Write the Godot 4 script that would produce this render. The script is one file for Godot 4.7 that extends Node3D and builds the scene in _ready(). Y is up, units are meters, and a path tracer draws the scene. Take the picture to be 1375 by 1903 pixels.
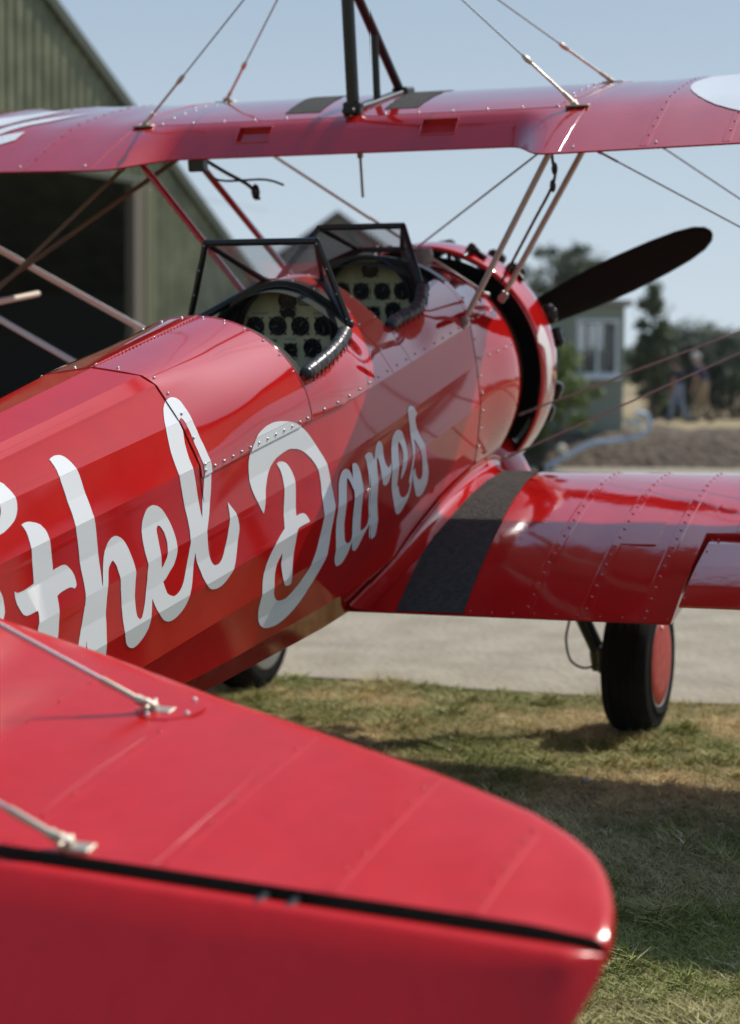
extends Node3D
# A red two-seat biplane parked on the grass edge of a concrete apron, seen from behind its starboard tailplane.
# Aircraft axes: -Z to the nose, +Y up, +X starboard; the aircraft root is pitched nose-up on its tailwheel.

const PITCH := 9.3948
const HUB_HEIGHT := 1.8484
const BASE := Vector3(0, -1.61, 1.594)
var rng := RandomNumberGenerator.new()
var M := {}
var plane: Node3D
var taken := {}

# ---------------------------------------------------------------- helpers: nodes
func numbered(called: String, parent: Node) -> String:
	var key := str(parent.get_instance_id()) + called
	taken[key] = taken.get(key, -1) + 1
	return called if taken[key] == 0 else "%s_%03d" % [called, taken[key]]

func obj(called: String, st, material: Material, parent: Node = null) -> MeshInstance3D:
	var o := MeshInstance3D.new()
	if st is SurfaceTool:
		st.generate_normals()
		o.mesh = st.commit()
	else:
		o.mesh = st
	o.material_override = material
	var p: Node = parent if parent else self
	o.name = numbered(called, p)
	if p == plane: o.position = -BASE
	p.add_child(o, true)
	return o

func tag(o: Node, label: String, category := "", group := "", kind := "") -> Node:
	if label: o.set_meta("label", label)
	if category: o.set_meta("category", category)
	if group: o.set_meta("group", group)
	if kind: o.set_meta("kind", kind)
	return o

func thing(called: String, label: String, category: String, at := Vector3.ZERO, turn := 0.0, group := "") -> Node3D:
	var o := Node3D.new()
	o.name = numbered(called, self)
	add_child(o, true)
	o.position = at
	o.rotation.y = turn
	tag(o, label, category, group)
	return o

# ---------------------------------------------------------------- helpers: shapes
func mb() -> SurfaceTool:
	var st := SurfaceTool.new()
	st.begin(Mesh.PRIMITIVE_TRIANGLES)
	return st

func tri(st: SurfaceTool, a: Vector3, b: Vector3, c: Vector3, g := -1):
	st.set_smooth_group(g)
	st.add_vertex(a); st.add_vertex(b); st.add_vertex(c)

func quad(st: SurfaceTool, a: Vector3, b: Vector3, c: Vector3, d: Vector3, g := -1):
	tri(st, a, b, c, g)
	tri(st, a, c, d, g)

# rows of points; g smooth group, or -2: one group per column strip
func grid(st: SurfaceTool, rows: Array, g := 0, close := false):
	for i in rows.size() - 1:
		var a: PackedVector3Array = rows[i]
		var b: PackedVector3Array = rows[i + 1]
		var n := a.size()
		for j in (n if close else n - 1):
			var k := (j + 1) % n
			var gg := j + 1 if g == -2 else g
			if a[j].distance_squared_to(a[k]) > 1e-12: tri(st, a[j], a[k], b[k], gg)
			if b[j].distance_squared_to(b[k]) > 1e-12: tri(st, a[j], b[k], b[j], gg)

func fan(st: SurfaceTool, ring: PackedVector3Array, flip := false, g := -1):
	var c := Vector3.ZERO
	for v in ring: c += v
	c /= ring.size()
	for j in ring.size():
		var k := (j + 1) % ring.size()
		if flip: tri(st, c, ring[k], ring[j], g)
		else: tri(st, c, ring[j], ring[k], g)

# flat: the section's thickness across «side» as a share of its width along the tube's plane
func tube(st: SurfaceTool, pts: Array, r: float, seg := 8, flat := 1.0, along := Vector3.ZERO, radii: Array = []):
	var rows := []
	var up := Vector3.UP
	for i in pts.size():
		var t: Vector3 = (pts[mini(i + 1, pts.size() - 1)] - pts[maxi(i - 1, 0)]).normalized()
		if i == 0:
			up = along if along != Vector3.ZERO else (Vector3.RIGHT if absf(t.y) > 0.9 else Vector3.UP)
		var s := t.cross(up).normalized()
		up = s.cross(t).normalized()
		var ring := PackedVector3Array()
		var rr: float = radii[i] if radii.size() else r
		for k in seg:
			var a := TAU * k / seg
			ring.append(pts[i] + up * cos(a) * rr + s * sin(a) * rr * flat)
		rows.append(ring)
	grid(st, rows, 1, true)
	fan(st, rows[0], false)
	fan(st, rows[-1], true)

func rod(st: SurfaceTool, a: Vector3, b: Vector3, r: float, seg := 8, flat := 1.0, along := Vector3.ZERO):
	tube(st, [a, b], r, seg, flat, along)

# profile points (radius, height along axis)
func lathe(st: SurfaceTool, profile: Array, t := Transform3D(), seg := 24, g := -3, flat := 1.0, caps := true):
	var rows := []
	for p in profile:
		var ring := PackedVector3Array()
		for k in seg:
			var a := TAU * k / seg
			ring.append(t * Vector3(cos(a) * p.x, p.y, sin(a) * p.x * flat))
		rows.append(ring)
	for i in rows.size() - 1:
		grid(st, [rows[i], rows[i + 1]], i + 1 if g == -3 else g, true)
	if caps and profile[0].x > 1e-5: fan(st, rows[0], true)
	if caps and profile[-1].x > 1e-5: fan(st, rows[-1], false)

func box(st: SurfaceTool, t: Transform3D, s: Vector3, b := 0.004):
	# chamfered box
	var h := s / 2.0
	b = minf(b, minf(h.x, minf(h.y, h.z)) * 0.49)
	var P := func(x, y, z, ax): # corner vertex of the face across ax
		var v := Vector3(h.x * x, h.y * y, h.z * z)
		for k in 3:
			if k != ax: v[k] -= b * signf(v[k])
		return t * v
	for ax in 3:
		for s1 in [-1, 1]:
			var c := []
			for q in [[-1, -1], [1, -1], [1, 1], [-1, 1]]:
				var e := [0, 0, 0]
				e[ax] = s1; e[(ax + 1) % 3] = q[0]; e[(ax + 2) % 3] = q[1]
				c.append(P.call(e[0], e[1], e[2], ax))
			if s1 > 0: quad(st, c[3], c[2], c[1], c[0])
			else: quad(st, c[0], c[1], c[2], c[3])
	for ax in 3:
		var u := (ax + 1) % 3
		var w := (ax + 2) % 3
		for a in [-1, 1]:
			for d in [-1, 1]:
				var e1 := [0, 0, 0]; e1[u] = a; e1[w] = d; e1[ax] = -1
				var e2 := e1.duplicate(); e2[ax] = 1
				var q := [P.call(e1[0], e1[1], e1[2], u), P.call(e1[0], e1[1], e1[2], w), P.call(e2[0], e2[1], e2[2], w), P.call(e2[0], e2[1], e2[2], u)]
				if a * d < 0: quad(st, q[0], q[1], q[2], q[3])
				else: quad(st, q[3], q[2], q[1], q[0])
	for a in [-1, 1]:
		for d in [-1, 1]:
			for e in [-1, 1]:
				var v := [P.call(a, d, e, 0), P.call(a, d, e, 1), P.call(a, d, e, 2)]
				if a * d * e > 0: tri(st, v[2], v[1], v[0])
				else: tri(st, v[0], v[1], v[2])

func at(p: Vector3) -> Transform3D: return Transform3D(Basis(), p)

# a frame at p whose Y axis looks along dir
func aim(p: Vector3, dir: Vector3) -> Transform3D:
	var y := dir.normalized()
	var x := y.cross(Vector3.UP if absf(y.y) < 0.95 else Vector3.RIGHT).normalized()
	return Transform3D(Basis(x, y, x.cross(y)), p)

func ball(st: SurfaceTool, t: Transform3D, r: Vector3, seg := 10, g := 1):
	var rows := []
	var half := seg / 2
	for i in half + 1:
		var a := PI * i / half
		var ring := PackedVector3Array()
		for k in seg:
			var b := TAU * k / seg
			ring.append(t * (Vector3(sin(a) * cos(b), cos(a), sin(a) * sin(b)) * r))
		rows.append(ring)
	grid(st, rows, g, true)

func ball_at(st: SurfaceTool, p: Vector3, r: float, seg := 8): ball(st, at(p), Vector3.ONE * r, seg)

func lerp_table(x: float, xs: Array, ys: Array) -> float:
	if x <= xs[0]: return ys[0]
	for i in xs.size() - 1:
		if x <= xs[i + 1]: return lerpf(ys[i], ys[i + 1], (x - xs[i]) / (xs[i + 1] - xs[i]))
	return ys[-1]

func smooth_curve(pts: Array, n: int) -> Array:
	var c := Curve3D.new()
	for i in pts.size():
		var d: Vector3 = (pts[mini(i + 1, pts.size() - 1)] - pts[maxi(i - 1, 0)]) / 6.0
		c.add_point(pts[i], -d, d)
	var out := []
	for i in n + 1: out.append(c.samplef(float(i) / n * (pts.size() - 1)))
	return out

# ---------------------------------------------------------------- materials
func lin(r: float, g: float, b: float, a := 1.0) -> Color:
	var c := Color(r, g, b).linear_to_srgb()
	c.a = a
	return c

func noise_tex(size: int, freq: float, lo: Color, hi: Color, oct := 4, seed_ := 1, type := FastNoiseLite.TYPE_SIMPLEX_SMOOTH, mid := 0.5) -> ImageTexture:
	var n := FastNoiseLite.new()
	n.seed = seed_; n.frequency = freq; n.fractal_octaves = oct; n.noise_type = type
	var src := n.get_seamless_image(size, size)
	var im := Image.create(size, size, false, Image.FORMAT_RGB8)
	for y in size:
		for x in size:
			var v := src.get_pixel(x, y).r
			im.set_pixel(x, y, lo.lerp(hi, clampf((v - mid) * 1.6 + 0.5, 0, 1)))
	return ImageTexture.create_from_image(im)

func bump_tex(size: int, freq: float, strength: float, oct := 3, seed_ := 1) -> ImageTexture:
	var n := FastNoiseLite.new()
	n.seed = seed_; n.frequency = freq; n.fractal_octaves = oct; n.noise_type = FastNoiseLite.TYPE_SIMPLEX_SMOOTH
	var im := n.get_seamless_image(size, size)
	im.convert(Image.FORMAT_RGBA8)
	im.bump_map_to_normal_map(strength)
	return ImageTexture.create_from_image(im)

func mat(called: String, c: Color, rough := 0.5, metal := 0.0) -> StandardMaterial3D:
	var m := StandardMaterial3D.new()
	m.resource_name = called
	m.albedo_color = c
	m.roughness = rough
	m.metallic = metal
	m.cull_mode = BaseMaterial3D.CULL_DISABLED
	M[called] = m
	return m

func tri_map(m: StandardMaterial3D, scale: float, albedo: Texture2D = null, normal: Texture2D = null, ns := 1.0, world := false):
	m.uv1_triplanar = true
	m.uv1_world_triplanar = world
	m.uv1_scale = Vector3.ONE * scale
	if albedo:
		m.albedo_texture = albedo
		m.albedo_color = Color.WHITE
	if normal:
		m.normal_enabled = true
		m.normal_texture = normal
		m.normal_scale = ns

func coat(m: StandardMaterial3D, amount: float, rough: float, polished := false):
	# polished: the colour coat under the varnish is itself smooth and mirrors as well
	if polished: m.roughness = rough * 1.3
	else: m.specular_mode = BaseMaterial3D.SPECULAR_DISABLED
	m.clearcoat_enabled = true
	m.clearcoat = amount
	m.clearcoat_roughness = rough

func make_materials():
	var fine := bump_tex(256, 0.06, 2.0, 4, 11)
	var wavy := bump_tex(256, 0.012, 3.0, 2, 5)
	var red := Color(0.53, 0.010, 0.009)
	var red_a := lin(red.r, red.g, red.b)
	var red_b := lin(red.r * 0.90, red.g * 0.95, red.b * 0.95)
	var red_t := noise_tex(256, 0.02, red_b, red_a, 5, 3)
	var m := mat("red_metal", red_a, 0.30); tri_map(m, 0.8, red_t, wavy, 0.07); coat(m, 1.0, 0.045, true)
	m = mat("red_fabric", red_a, 0.42); tri_map(m, 1.1, red_t, fine, 0.08); coat(m, 1.0, 0.07)
	m = mat("red_wing", red_a, 0.40); tri_map(m, 0.9, red_t, fine, 0.06); coat(m, 1.0, 0.06, true)
	m = mat("red_satin", red_a, 0.50); tri_map(m, 1.6, noise_tex(512, 0.012, lin(red.r * 0.93, red.g * 1.0, red.b), lin(red.r * 1.01, red.g * 1.15, red.b * 1.15), 7, 13), fine, 0.10); coat(m, 0.9, 0.22)
	m = mat("red_dusty", lin(0.42, 0.045, 0.038), 0.5); tri_map(m, 3.0, noise_tex(256, 0.02, lin(0.36, 0.030, 0.024), lin(0.44, 0.075, 0.062), 6, 17)); coat(m, 0.5, 0.3)
	m = mat("white_paint", lin(0.78, 0.79, 0.79), 0.35); coat(m, 0.8, 0.12)
	m = mat("black_paint", lin(0.010, 0.010, 0.011), 0.28)
	m = mat("black_matt", lin(0.012, 0.012, 0.012), 0.8); m.metallic_specular = 0.2
	m = mat("cavity", lin(0.035, 0.04, 0.03), 0.95)  # inside faces; on the tailplane the dark tone paints the gap's shade
	m = mat("grip", lin(0.03, 0.03, 0.028), 0.95)
	tri_map(m, 2.4, noise_tex(512, 0.02, lin(0.026, 0.026, 0.026), lin(0.062, 0.057, 0.047), 8, 21), bump_tex(256, 0.2, 8.0, 2, 8), 0.9)
	m = mat("wire_grey", lin(0.26, 0.28, 0.28), 0.55)
	m = mat("wire_silver", lin(0.66, 0.71, 0.71), 0.4)
	m = mat("steel", lin(0.50, 0.50, 0.50), 0.40, 0.75)
	m = mat("dull_steel", lin(0.30, 0.30, 0.30), 0.5, 0.5)
	m = mat("brass_steel", lin(0.50, 0.45, 0.36), 0.42, 0.6)
	m = mat("strut_reflection_tone", lin(0.40, 0.39, 0.36), 0.3); coat(m, 1.0, 0.08)  # starboard struts: the concrete's pale reflection put into the colour of red paint
	m = mat("rubber", lin(0.01, 0.01, 0.01), 0.8); m.metallic_specular = 0.25; tri_map(m, 3.0, noise_tex(128, 0.03, lin(0.005, 0.005, 0.0055), lin(0.013, 0.0125, 0.012), 4, 31), fine, 0.3)
	m = mat("leather", lin(0.035, 0.036, 0.038), 0.34); tri_map(m, 9.0, null, wavy, 0.7)
	m = mat("panel_paint", lin(0.46, 0.43, 0.24), 0.55); tri_map(m, 3.0, noise_tex(128, 0.03, lin(0.52, 0.485, 0.28), lin(0.64, 0.60, 0.35), 4, 41))
	m = mat("dial", lin(0.010, 0.010, 0.012), 0.25)
	m = mat("dial_mark", lin(0.35, 0.36, 0.36), 0.6)
	m = mat("placard", lin(0.30, 0.30, 0.28), 0.5)
	m = mat("perspex", Color(0.62, 0.64, 0.67, 0.17), 0.04); m.transparency = BaseMaterial3D.TRANSPARENCY_ALPHA
	m = mat("hose", lin(0.02, 0.02, 0.02), 0.5)
	m = mat("exhaust", lin(0.20, 0.16, 0.13), 0.5, 0.8)
	# the place
	m = mat("soil", lin(0.1, 0.09, 0.05), 1.0)
	tri_map(m, 0.22, noise_tex(512, 0.012, lin(0.11, 0.115, 0.035), lin(0.36, 0.285, 0.15), 6, 61), bump_tex(256, 0.1, 6.0, 4, 9), 1.0, true)
	m = mat("concrete", lin(0.33, 0.3, 0.25), 0.92)
	tri_map(m, 0.16, noise_tex(1024, 0.011, lin(0.235, 0.207, 0.152), lin(0.31, 0.278, 0.212), 8, 71), bump_tex(512, 0.2, 4.0, 3, 19), 0.25, true)
	m = mat("earth", lin(0.10, 0.08, 0.06), 1.0)
	tri_map(m, 0.35, noise_tex(512, 0.02, lin(0.052, 0.038, 0.025), lin(0.145, 0.107, 0.070), 6, 81), bump_tex(256, 0.05, 9.0, 4, 29), 1.0, true)
	m = mat("dry_field", lin(0.3, 0.22, 0.12), 1.0)
	tri_map(m, 0.08, noise_tex(512, 0.02, lin(0.17, 0.14, 0.06), lin(0.38, 0.28, 0.16), 6, 91), null, 1.0, true)
	m = mat("green_sheet", lin(0.115, 0.125, 0.062), 0.55)
	tri_map(m, 0.3, noise_tex(256, 0.02, lin(0.105, 0.116, 0.058), lin(0.185, 0.195, 0.108), 6, 101), null, 1.0, true)
	m = mat("green_trim", lin(0.12, 0.125, 0.06), 0.6)
	m = mat("dark_trim", lin(0.045, 0.055, 0.03), 0.6)
	m = mat("brown_post", lin(0.13, 0.11, 0.08), 0.8)
	m = mat("hangar_floor", lin(0.16, 0.155, 0.14), 0.9)
	m = mat("hangar_dark", lin(0.13, 0.135, 0.125), 0.9)
	m = mat("hangar_post", lin(0.14, 0.14, 0.15), 0.8)
	m = mat("hut_wall", lin(0.27, 0.285, 0.225), 0.8)
	m = mat("hut_roof", lin(0.30, 0.29, 0.26), 0.9)
	m = mat("window_frame", lin(0.75, 0.76, 0.76), 0.5)
	m = mat("window_glass", Color(0.10, 0.12, 0.14, 0.25), 0.03); m.transparency = BaseMaterial3D.TRANSPARENCY_ALPHA
	m = mat("room_dark", lin(0.05, 0.055, 0.06), 0.9)
	m = mat("grey_roof", lin(0.16, 0.165, 0.16), 0.8)
	m = mat("grey_wall", lin(0.2, 0.2, 0.19), 0.8)
	m = mat("engine_metal", lin(0.10, 0.10, 0.098), 0.5, 0.4)
	m = mat("bark", lin(0.07, 0.055, 0.04), 0.95)
	m = mat("leaf", Color.WHITE, 0.6); m.vertex_color_use_as_albedo = true; m.backlight_enabled = true; m.backlight = Color(0.12, 0.16, 0.04)
	m = mat("blade", Color.WHITE, 0.7); m.vertex_color_use_as_albedo = true
	m = mat("body", Color.WHITE, 0.8); m.vertex_color_use_as_albedo = true
	m = mat("blue_hose", lin(0.36, 0.47, 0.62), 0.4)
	m = mat("cream", lin(0.66, 0.60, 0.48), 0.6)
	m = mat("stone", lin(0.5, 0.48, 0.45), 0.9)
	m = mat("pole", lin(0.36, 0.36, 0.36), 0.6)

# ---------------------------------------------------------------- fuselage shape (starboard half, spine to keel)
func taper(z: float) -> float: return lerp_table(z, [3.4, 7.2], [1.0, 0.12])

func spine_y(z: float) -> float: return lerp_table(z, [1.0, 2.0, 2.8, 3.6, 7.2], [0.47, 0.50, 0.505, 0.466, 0.156])

func section(z: float, aft := false, proud := 0.0) -> PackedVector3Array:
	var t := taper(z)
	var s := spine_y(z) + proud
	var px := 0.42 * t + proud
	var py := 0.088 + 0.062 * (4.22 - z)
	var out := PackedVector3Array()
	if not aft:
		for i in 17:
			out.append(arc_point(z, PI / 2 * (1.0 - i / 16.0), proud))
	else:
		out.append(Vector3(0, s, z))
		out.append(Vector3(0.20 * t, s - 0.022, z))
		out.append(Vector3(0.26 * t, s - 0.049, z))
		out.append(Vector3(0.35 * t, 0.242 - 0.059 * (z - 4.386), z))
		out.append(Vector3(0.42 * t, 0.116 - 0.06 * (z - 4.324), z))
	var gy := -0.363 - 0.045 * (z - 4.196)
	var by := lerp_table(z, [1.0, 3.08, 4.14, 7.2], [-0.70, -0.677, -0.631, -0.30])
	for q in [[0.44, -0.076 - 0.06 * (z - 4.305)], [0.45, -0.224 - 0.055 * (z - 4.187)], [0.43, gy], [0.385, (gy + by) / 2 - 0.03], [0.28, by]]:
		out.append(Vector3(q[0] * t + proud, q[1], z))
	out.append(Vector3(0, by - 0.02 - proud, z))
	return out

func mirror(half: PackedVector3Array) -> PackedVector3Array:
	# port keel .. spine .. starboard keel
	var out := PackedVector3Array()
	for i in range(half.size() - 1, 0, -1): out.append(half[i] * Vector3(-1, 1, 1))
	out.append_array(half)
	return out

# the half section with each fabric facet drawn slightly in between its stringers
func drawn_section(z: float, aft: bool) -> PackedVector3Array:
	var s := section(z, aft)
	var out := PackedVector3Array()
	for i in s.size() - 1:
		out.append(s[i])
		if aft or i >= 16:
			var d := s[i + 1] - s[i]
			out.append((s[i] + s[i + 1]) / 2 - Vector3(-d.y, d.x, 0) * 0.022 * smoothstep(2.06, 2.35, z) * (smoothstep(4.285, 4.65, z) if aft and i < 4 else 1.0))
	out.append(s[-1])
	return out

# one smooth strip along the fuselage per facet, two columns wide
func facet_strips(st: SurfaceTool, rows: Array):
	for i in rows.size() - 1:
		var a: PackedVector3Array = rows[i]
		var b: PackedVector3Array = rows[i + 1]
		for j in a.size() - 1:
			quad(st, a[j], a[j + 1], b[j + 1], b[j], 1 + j / 2)

func steps(a: float, b: float, n: int) -> Array:
	var o := []
	for i in n + 1: o.append(lerpf(a, b, float(i) / n))
	return o

func rim_angle(z: float) -> float:
	var y := lerp_table(z, [2.1, 2.35, 2.54, 2.745, 2.93, 3.19, 3.44, 3.61], [0.42, 0.396, 0.337, 0.305, 0.345, 0.336, 0.293, 0.265])
	var py := 0.088 + 0.062 * (4.22 - z)
	return asin((y - py) / (spine_y(z) - py))

func arc_point(z: float, a: float, proud := 0.0) -> Vector3:
	var py := 0.088 + 0.062 * (4.22 - z)
	var p := Vector3((0.42 * taper(z) + proud) * cos(a), py + (spine_y(z) + proud - py) * sin(a), z)
	# between the cockpits the deck narrows to a hump under the rear windscreen
	var hump := smoothstep(2.45, 2.7, z) * smoothstep(3.25, 2.98, z)
	if hump > 0.0: p.x *= 1.0 - hump * 0.34 * pow(maxf(sin(a), 0.0), 0.9)
	var f := smoothstep(3.85, 4.29, z)
	if f > 0.0:
		# towards its rear edge the deck takes on the facets it butts against
		var q := section(z, true, 0.0)
		for i in 5:
			if p.y - proud <= q[i].y and p.y - proud >= q[i + 1].y:
				var x := lerpf(q[i].x, q[i + 1].x, (p.y - proud - q[i].y) / (q[i + 1].y - q[i].y)) + proud
				p.x = lerpf(p.x, x * signf(cos(a)), f) if absf(cos(a)) > 0.001 else 0.0
				break
	return p

# arc of the deck, from one side to the other, as a sheet with a turned-in edge at both ends
func deck(z0: float, z1: float, n: int, proud: float) -> SurfaceTool:
	var st := mb()
	var rows := []
	var zs := steps(z0, z1, n)
	for i in zs.size():
		var row := PackedVector3Array()
		for k in 33: row.append(arc_point(zs[i], PI * k / 32.0, proud))
		rows.append(row)
	grid(st, rows, 1)
	for e in [0, zs.size() - 1]:
		var inner := PackedVector3Array()
		for k in 33: inner.append(arc_point(zs[e], PI * k / 32.0, proud - 0.008))
		grid(st, [rows[e], inner], 2 + e)
	for k in [0, 32]:
		for i in zs.size() - 1:
			quad(st, rows[i][k], rows[i + 1][k], arc_point(zs[i + 1], PI * k / 32.0, proud - 0.008), arc_point(zs[i], PI * k / 32.0, proud - 0.008), 40 + k)
	return st

func screw(st: SurfaceTool, p: Vector3, n: Vector3, r := 0.0048):
	r *= 0.85
	lathe(st, [Vector2(r * 1.25, -0.001), Vector2(r * 1.2, 0.001), Vector2(r * 0.8, 0.0042), Vector2(r * 0.28, 0.0052), Vector2(0, 0.0052)], aim(p, n), 8, 1)

func arc_normal(z: float, a: float) -> Vector3:
	var d := arc_point(z, a + 0.01) - arc_point(z, a - 0.01)
	return Vector3(d.y, -d.x, 0).normalized() * (1.0 if d.y * cos(a) - d.x * sin(a) > 0 else -1.0)

func build_fuselage():
	var st := mb()
	var rows := []
	for z in [4.2885] + steps(4.40, 7.2, 12): rows.append(mirror(drawn_section(z, true)))
	facet_strips(st, rows)
	fan(st, rows[-1])
	for side in [1, -1]:
		rows = []
		for z in steps(2.06, 4.2885, 12):
			var h := drawn_section(z, false).slice(16)
			if side < 0:
				for i in h.size(): h[i].x *= -1
			rows.append(h)
		facet_strips(st, rows)
	var fus := obj("fuselage", st, M.red_fabric, plane)
	tag(fus, "fabric-covered faceted rear fuselage with white script lettering")
	# what shows through the joints and inside the cockpits
	st = mb()
	rows = []
	for z in steps(1.95, 4.6, 10):
		var h := section(z)
		for i in h.size(): h[i] = (h[i] - Vector3(0, -0.1, z)) * 0.965 + Vector3(0, -0.1, z)
		rows.append(mirror(h))
	var lined := mb()
	for i in rows.size() - 1:
		var z: float = (rows[i][0].z + rows[i + 1][0].z) / 2
		var open := (z > 2.1 and z < 2.745) or (z > 2.93 and z < 3.61)
		var n: int = rows[i].size()
		for j in n - 1:
			var top := j >= 9 and j < n - 10
			if open and top: continue
			quad(lined, rows[i][j], rows[i][j + 1], rows[i + 1][j + 1], rows[i + 1][j], 1)
	fan(lined, rows[0]); fan(lined, rows[-1])
	obj("cockpit_lining", lined, M.cavity, plane)
	# stringer tapes: thin raised strips beside the chines
	st = mb()
	for q in [[1, 0.5, 4.3], [2, 0.0, 4.3], [3, -0.18, 4.3], [4, 0.12, 4.3], [5, 0.13, 2.3], [6, -0.05, 2.3]]:
		var k: int = q[0]
		for side in [1.0, -1.0]:
			var r0 := []
			for z in steps(q[2], 7.1, 16):
				var s := section(z, z > 4.29)
				var kk: int = k if z > 4.29 else k + 12
				var a := s[kk].lerp(s[kk + 1 if q[1] >= 0 else kk - 1], absf(q[1]))
				var b := s[kk].lerp(s[kk + 1 if q[1] >= 0 else kk - 1], absf(q[1]) + 0.06)
				var nn := Vector3((a - b).y, -(a - b).x, 0).normalized()
				if nn.x < 0: nn = -nn
				var drawn: float = 0.044 * s[kk].distance_to(s[kk + 1 if q[1] >= 0 else kk - 1])
				a -= nn * drawn * absf(q[1])
				b -= nn * drawn * (absf(q[1]) + 0.06)
				var row := PackedVector3Array([a - nn * 0.001, a + nn * 0.0007, b + nn * 0.0007, b - nn * 0.001])
				for i in 4: row[i].x *= side
				r0.append(row)
			grid(st, r0, -2)
	obj("stringer_tape", st, M.red_fabric, fus)
	# metal decks and rims
	var rear := obj("rear_deck", deck(3.61, 4.2845, 26, 0.003), M.red_metal, plane)
	tag(rear, "smooth metal headrest deck behind the rear cockpit")
	var mid := obj("middle_deck", deck(2.745, 2.925, 3, 0.003), M.red_metal, plane)
	obj("front_deck", deck(2.064, 2.10, 1, 0.003), M.red_metal, plane)
	for side in [1.0, -1.0]:
		for span in [[2.104, 2.741], [2.929, 3.606]]:
			st = mb()
			rows = []
			for z in steps(span[0], span[1], 14):
				var row := PackedVector3Array()
				for k in 9: row.append(arc_point(z, rim_angle(z) * k / 8.0, 0.003))
				row.append(arc_point(z, rim_angle(z), -0.010))
				for i in row.size(): row[i].x *= side
				rows.append(row)
			grid(st, rows, 1)
			obj("cockpit_side", st, M.red_metal, plane)
	# screws along the panel edges
	var sc := mb()
	for i in 13:
		var z := 3.64 + i * 0.052
		for s in [1.0, -1.0]:
			var p := arc_point(z, 0.045, 0.003)
			screw(sc, p * Vector3(s, 1, 1), Vector3(s, 0.05, 0))
	for i in 16:
		var z := 2.11 + i * 0.0945
		if absf(z - 3.61) < 0.03: continue
		for s in [1.0, -1.0]: screw(sc, arc_point(z, 0.05, 0.003) * Vector3(s, 1, 1), Vector3(s, 0.05, 0))
	for q in [[3.628, 12, 0.5], [4.262, 13, 0.1], [2.908, 10, 0.25], [2.762, 10, 0.25]]:
		for i in q[1]:
			var a := lerpf(q[2], PI - q[2], float(i) / (q[1] - 1))
			var p := arc_point(q[0], a, 0.003)
			screw(sc, p, Vector3(p.x, (p.y - 0.14) * 1.4, 0))
	tag(obj("panel_screws", sc, M.steel, rear), "", "", "", "stuff")
	sc = mb()
	for i in 30: screw(sc, arc_point(3.63 + i * 0.022, PI / 2 - 0.04, 0.003), Vector3.UP, 0.0026)
	tag(obj("hinge_rivets", sc, M.red_metal, rear), "", "", "", "stuff")
	# spine joint of the rear deck
	st = mb()
	rod(st, arc_point(3.612, PI / 2 - 0.02, 0.003), arc_point(4.28, PI / 2 - 0.02, 0.003), 0.004, 6)
	obj("hinge_line", st, M.red_metal, rear)
	st = mb()
	var edge := []
	for k in 33: edge.append(arc_point(3.610, PI * k / 32.0, 0.001))
	tube(st, edge, 0.0045, 6)
	obj("edge_bead", st, M.red_metal, rear)
	build_nose()
	build_cockpits(mid)
	build_letters(fus)

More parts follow.
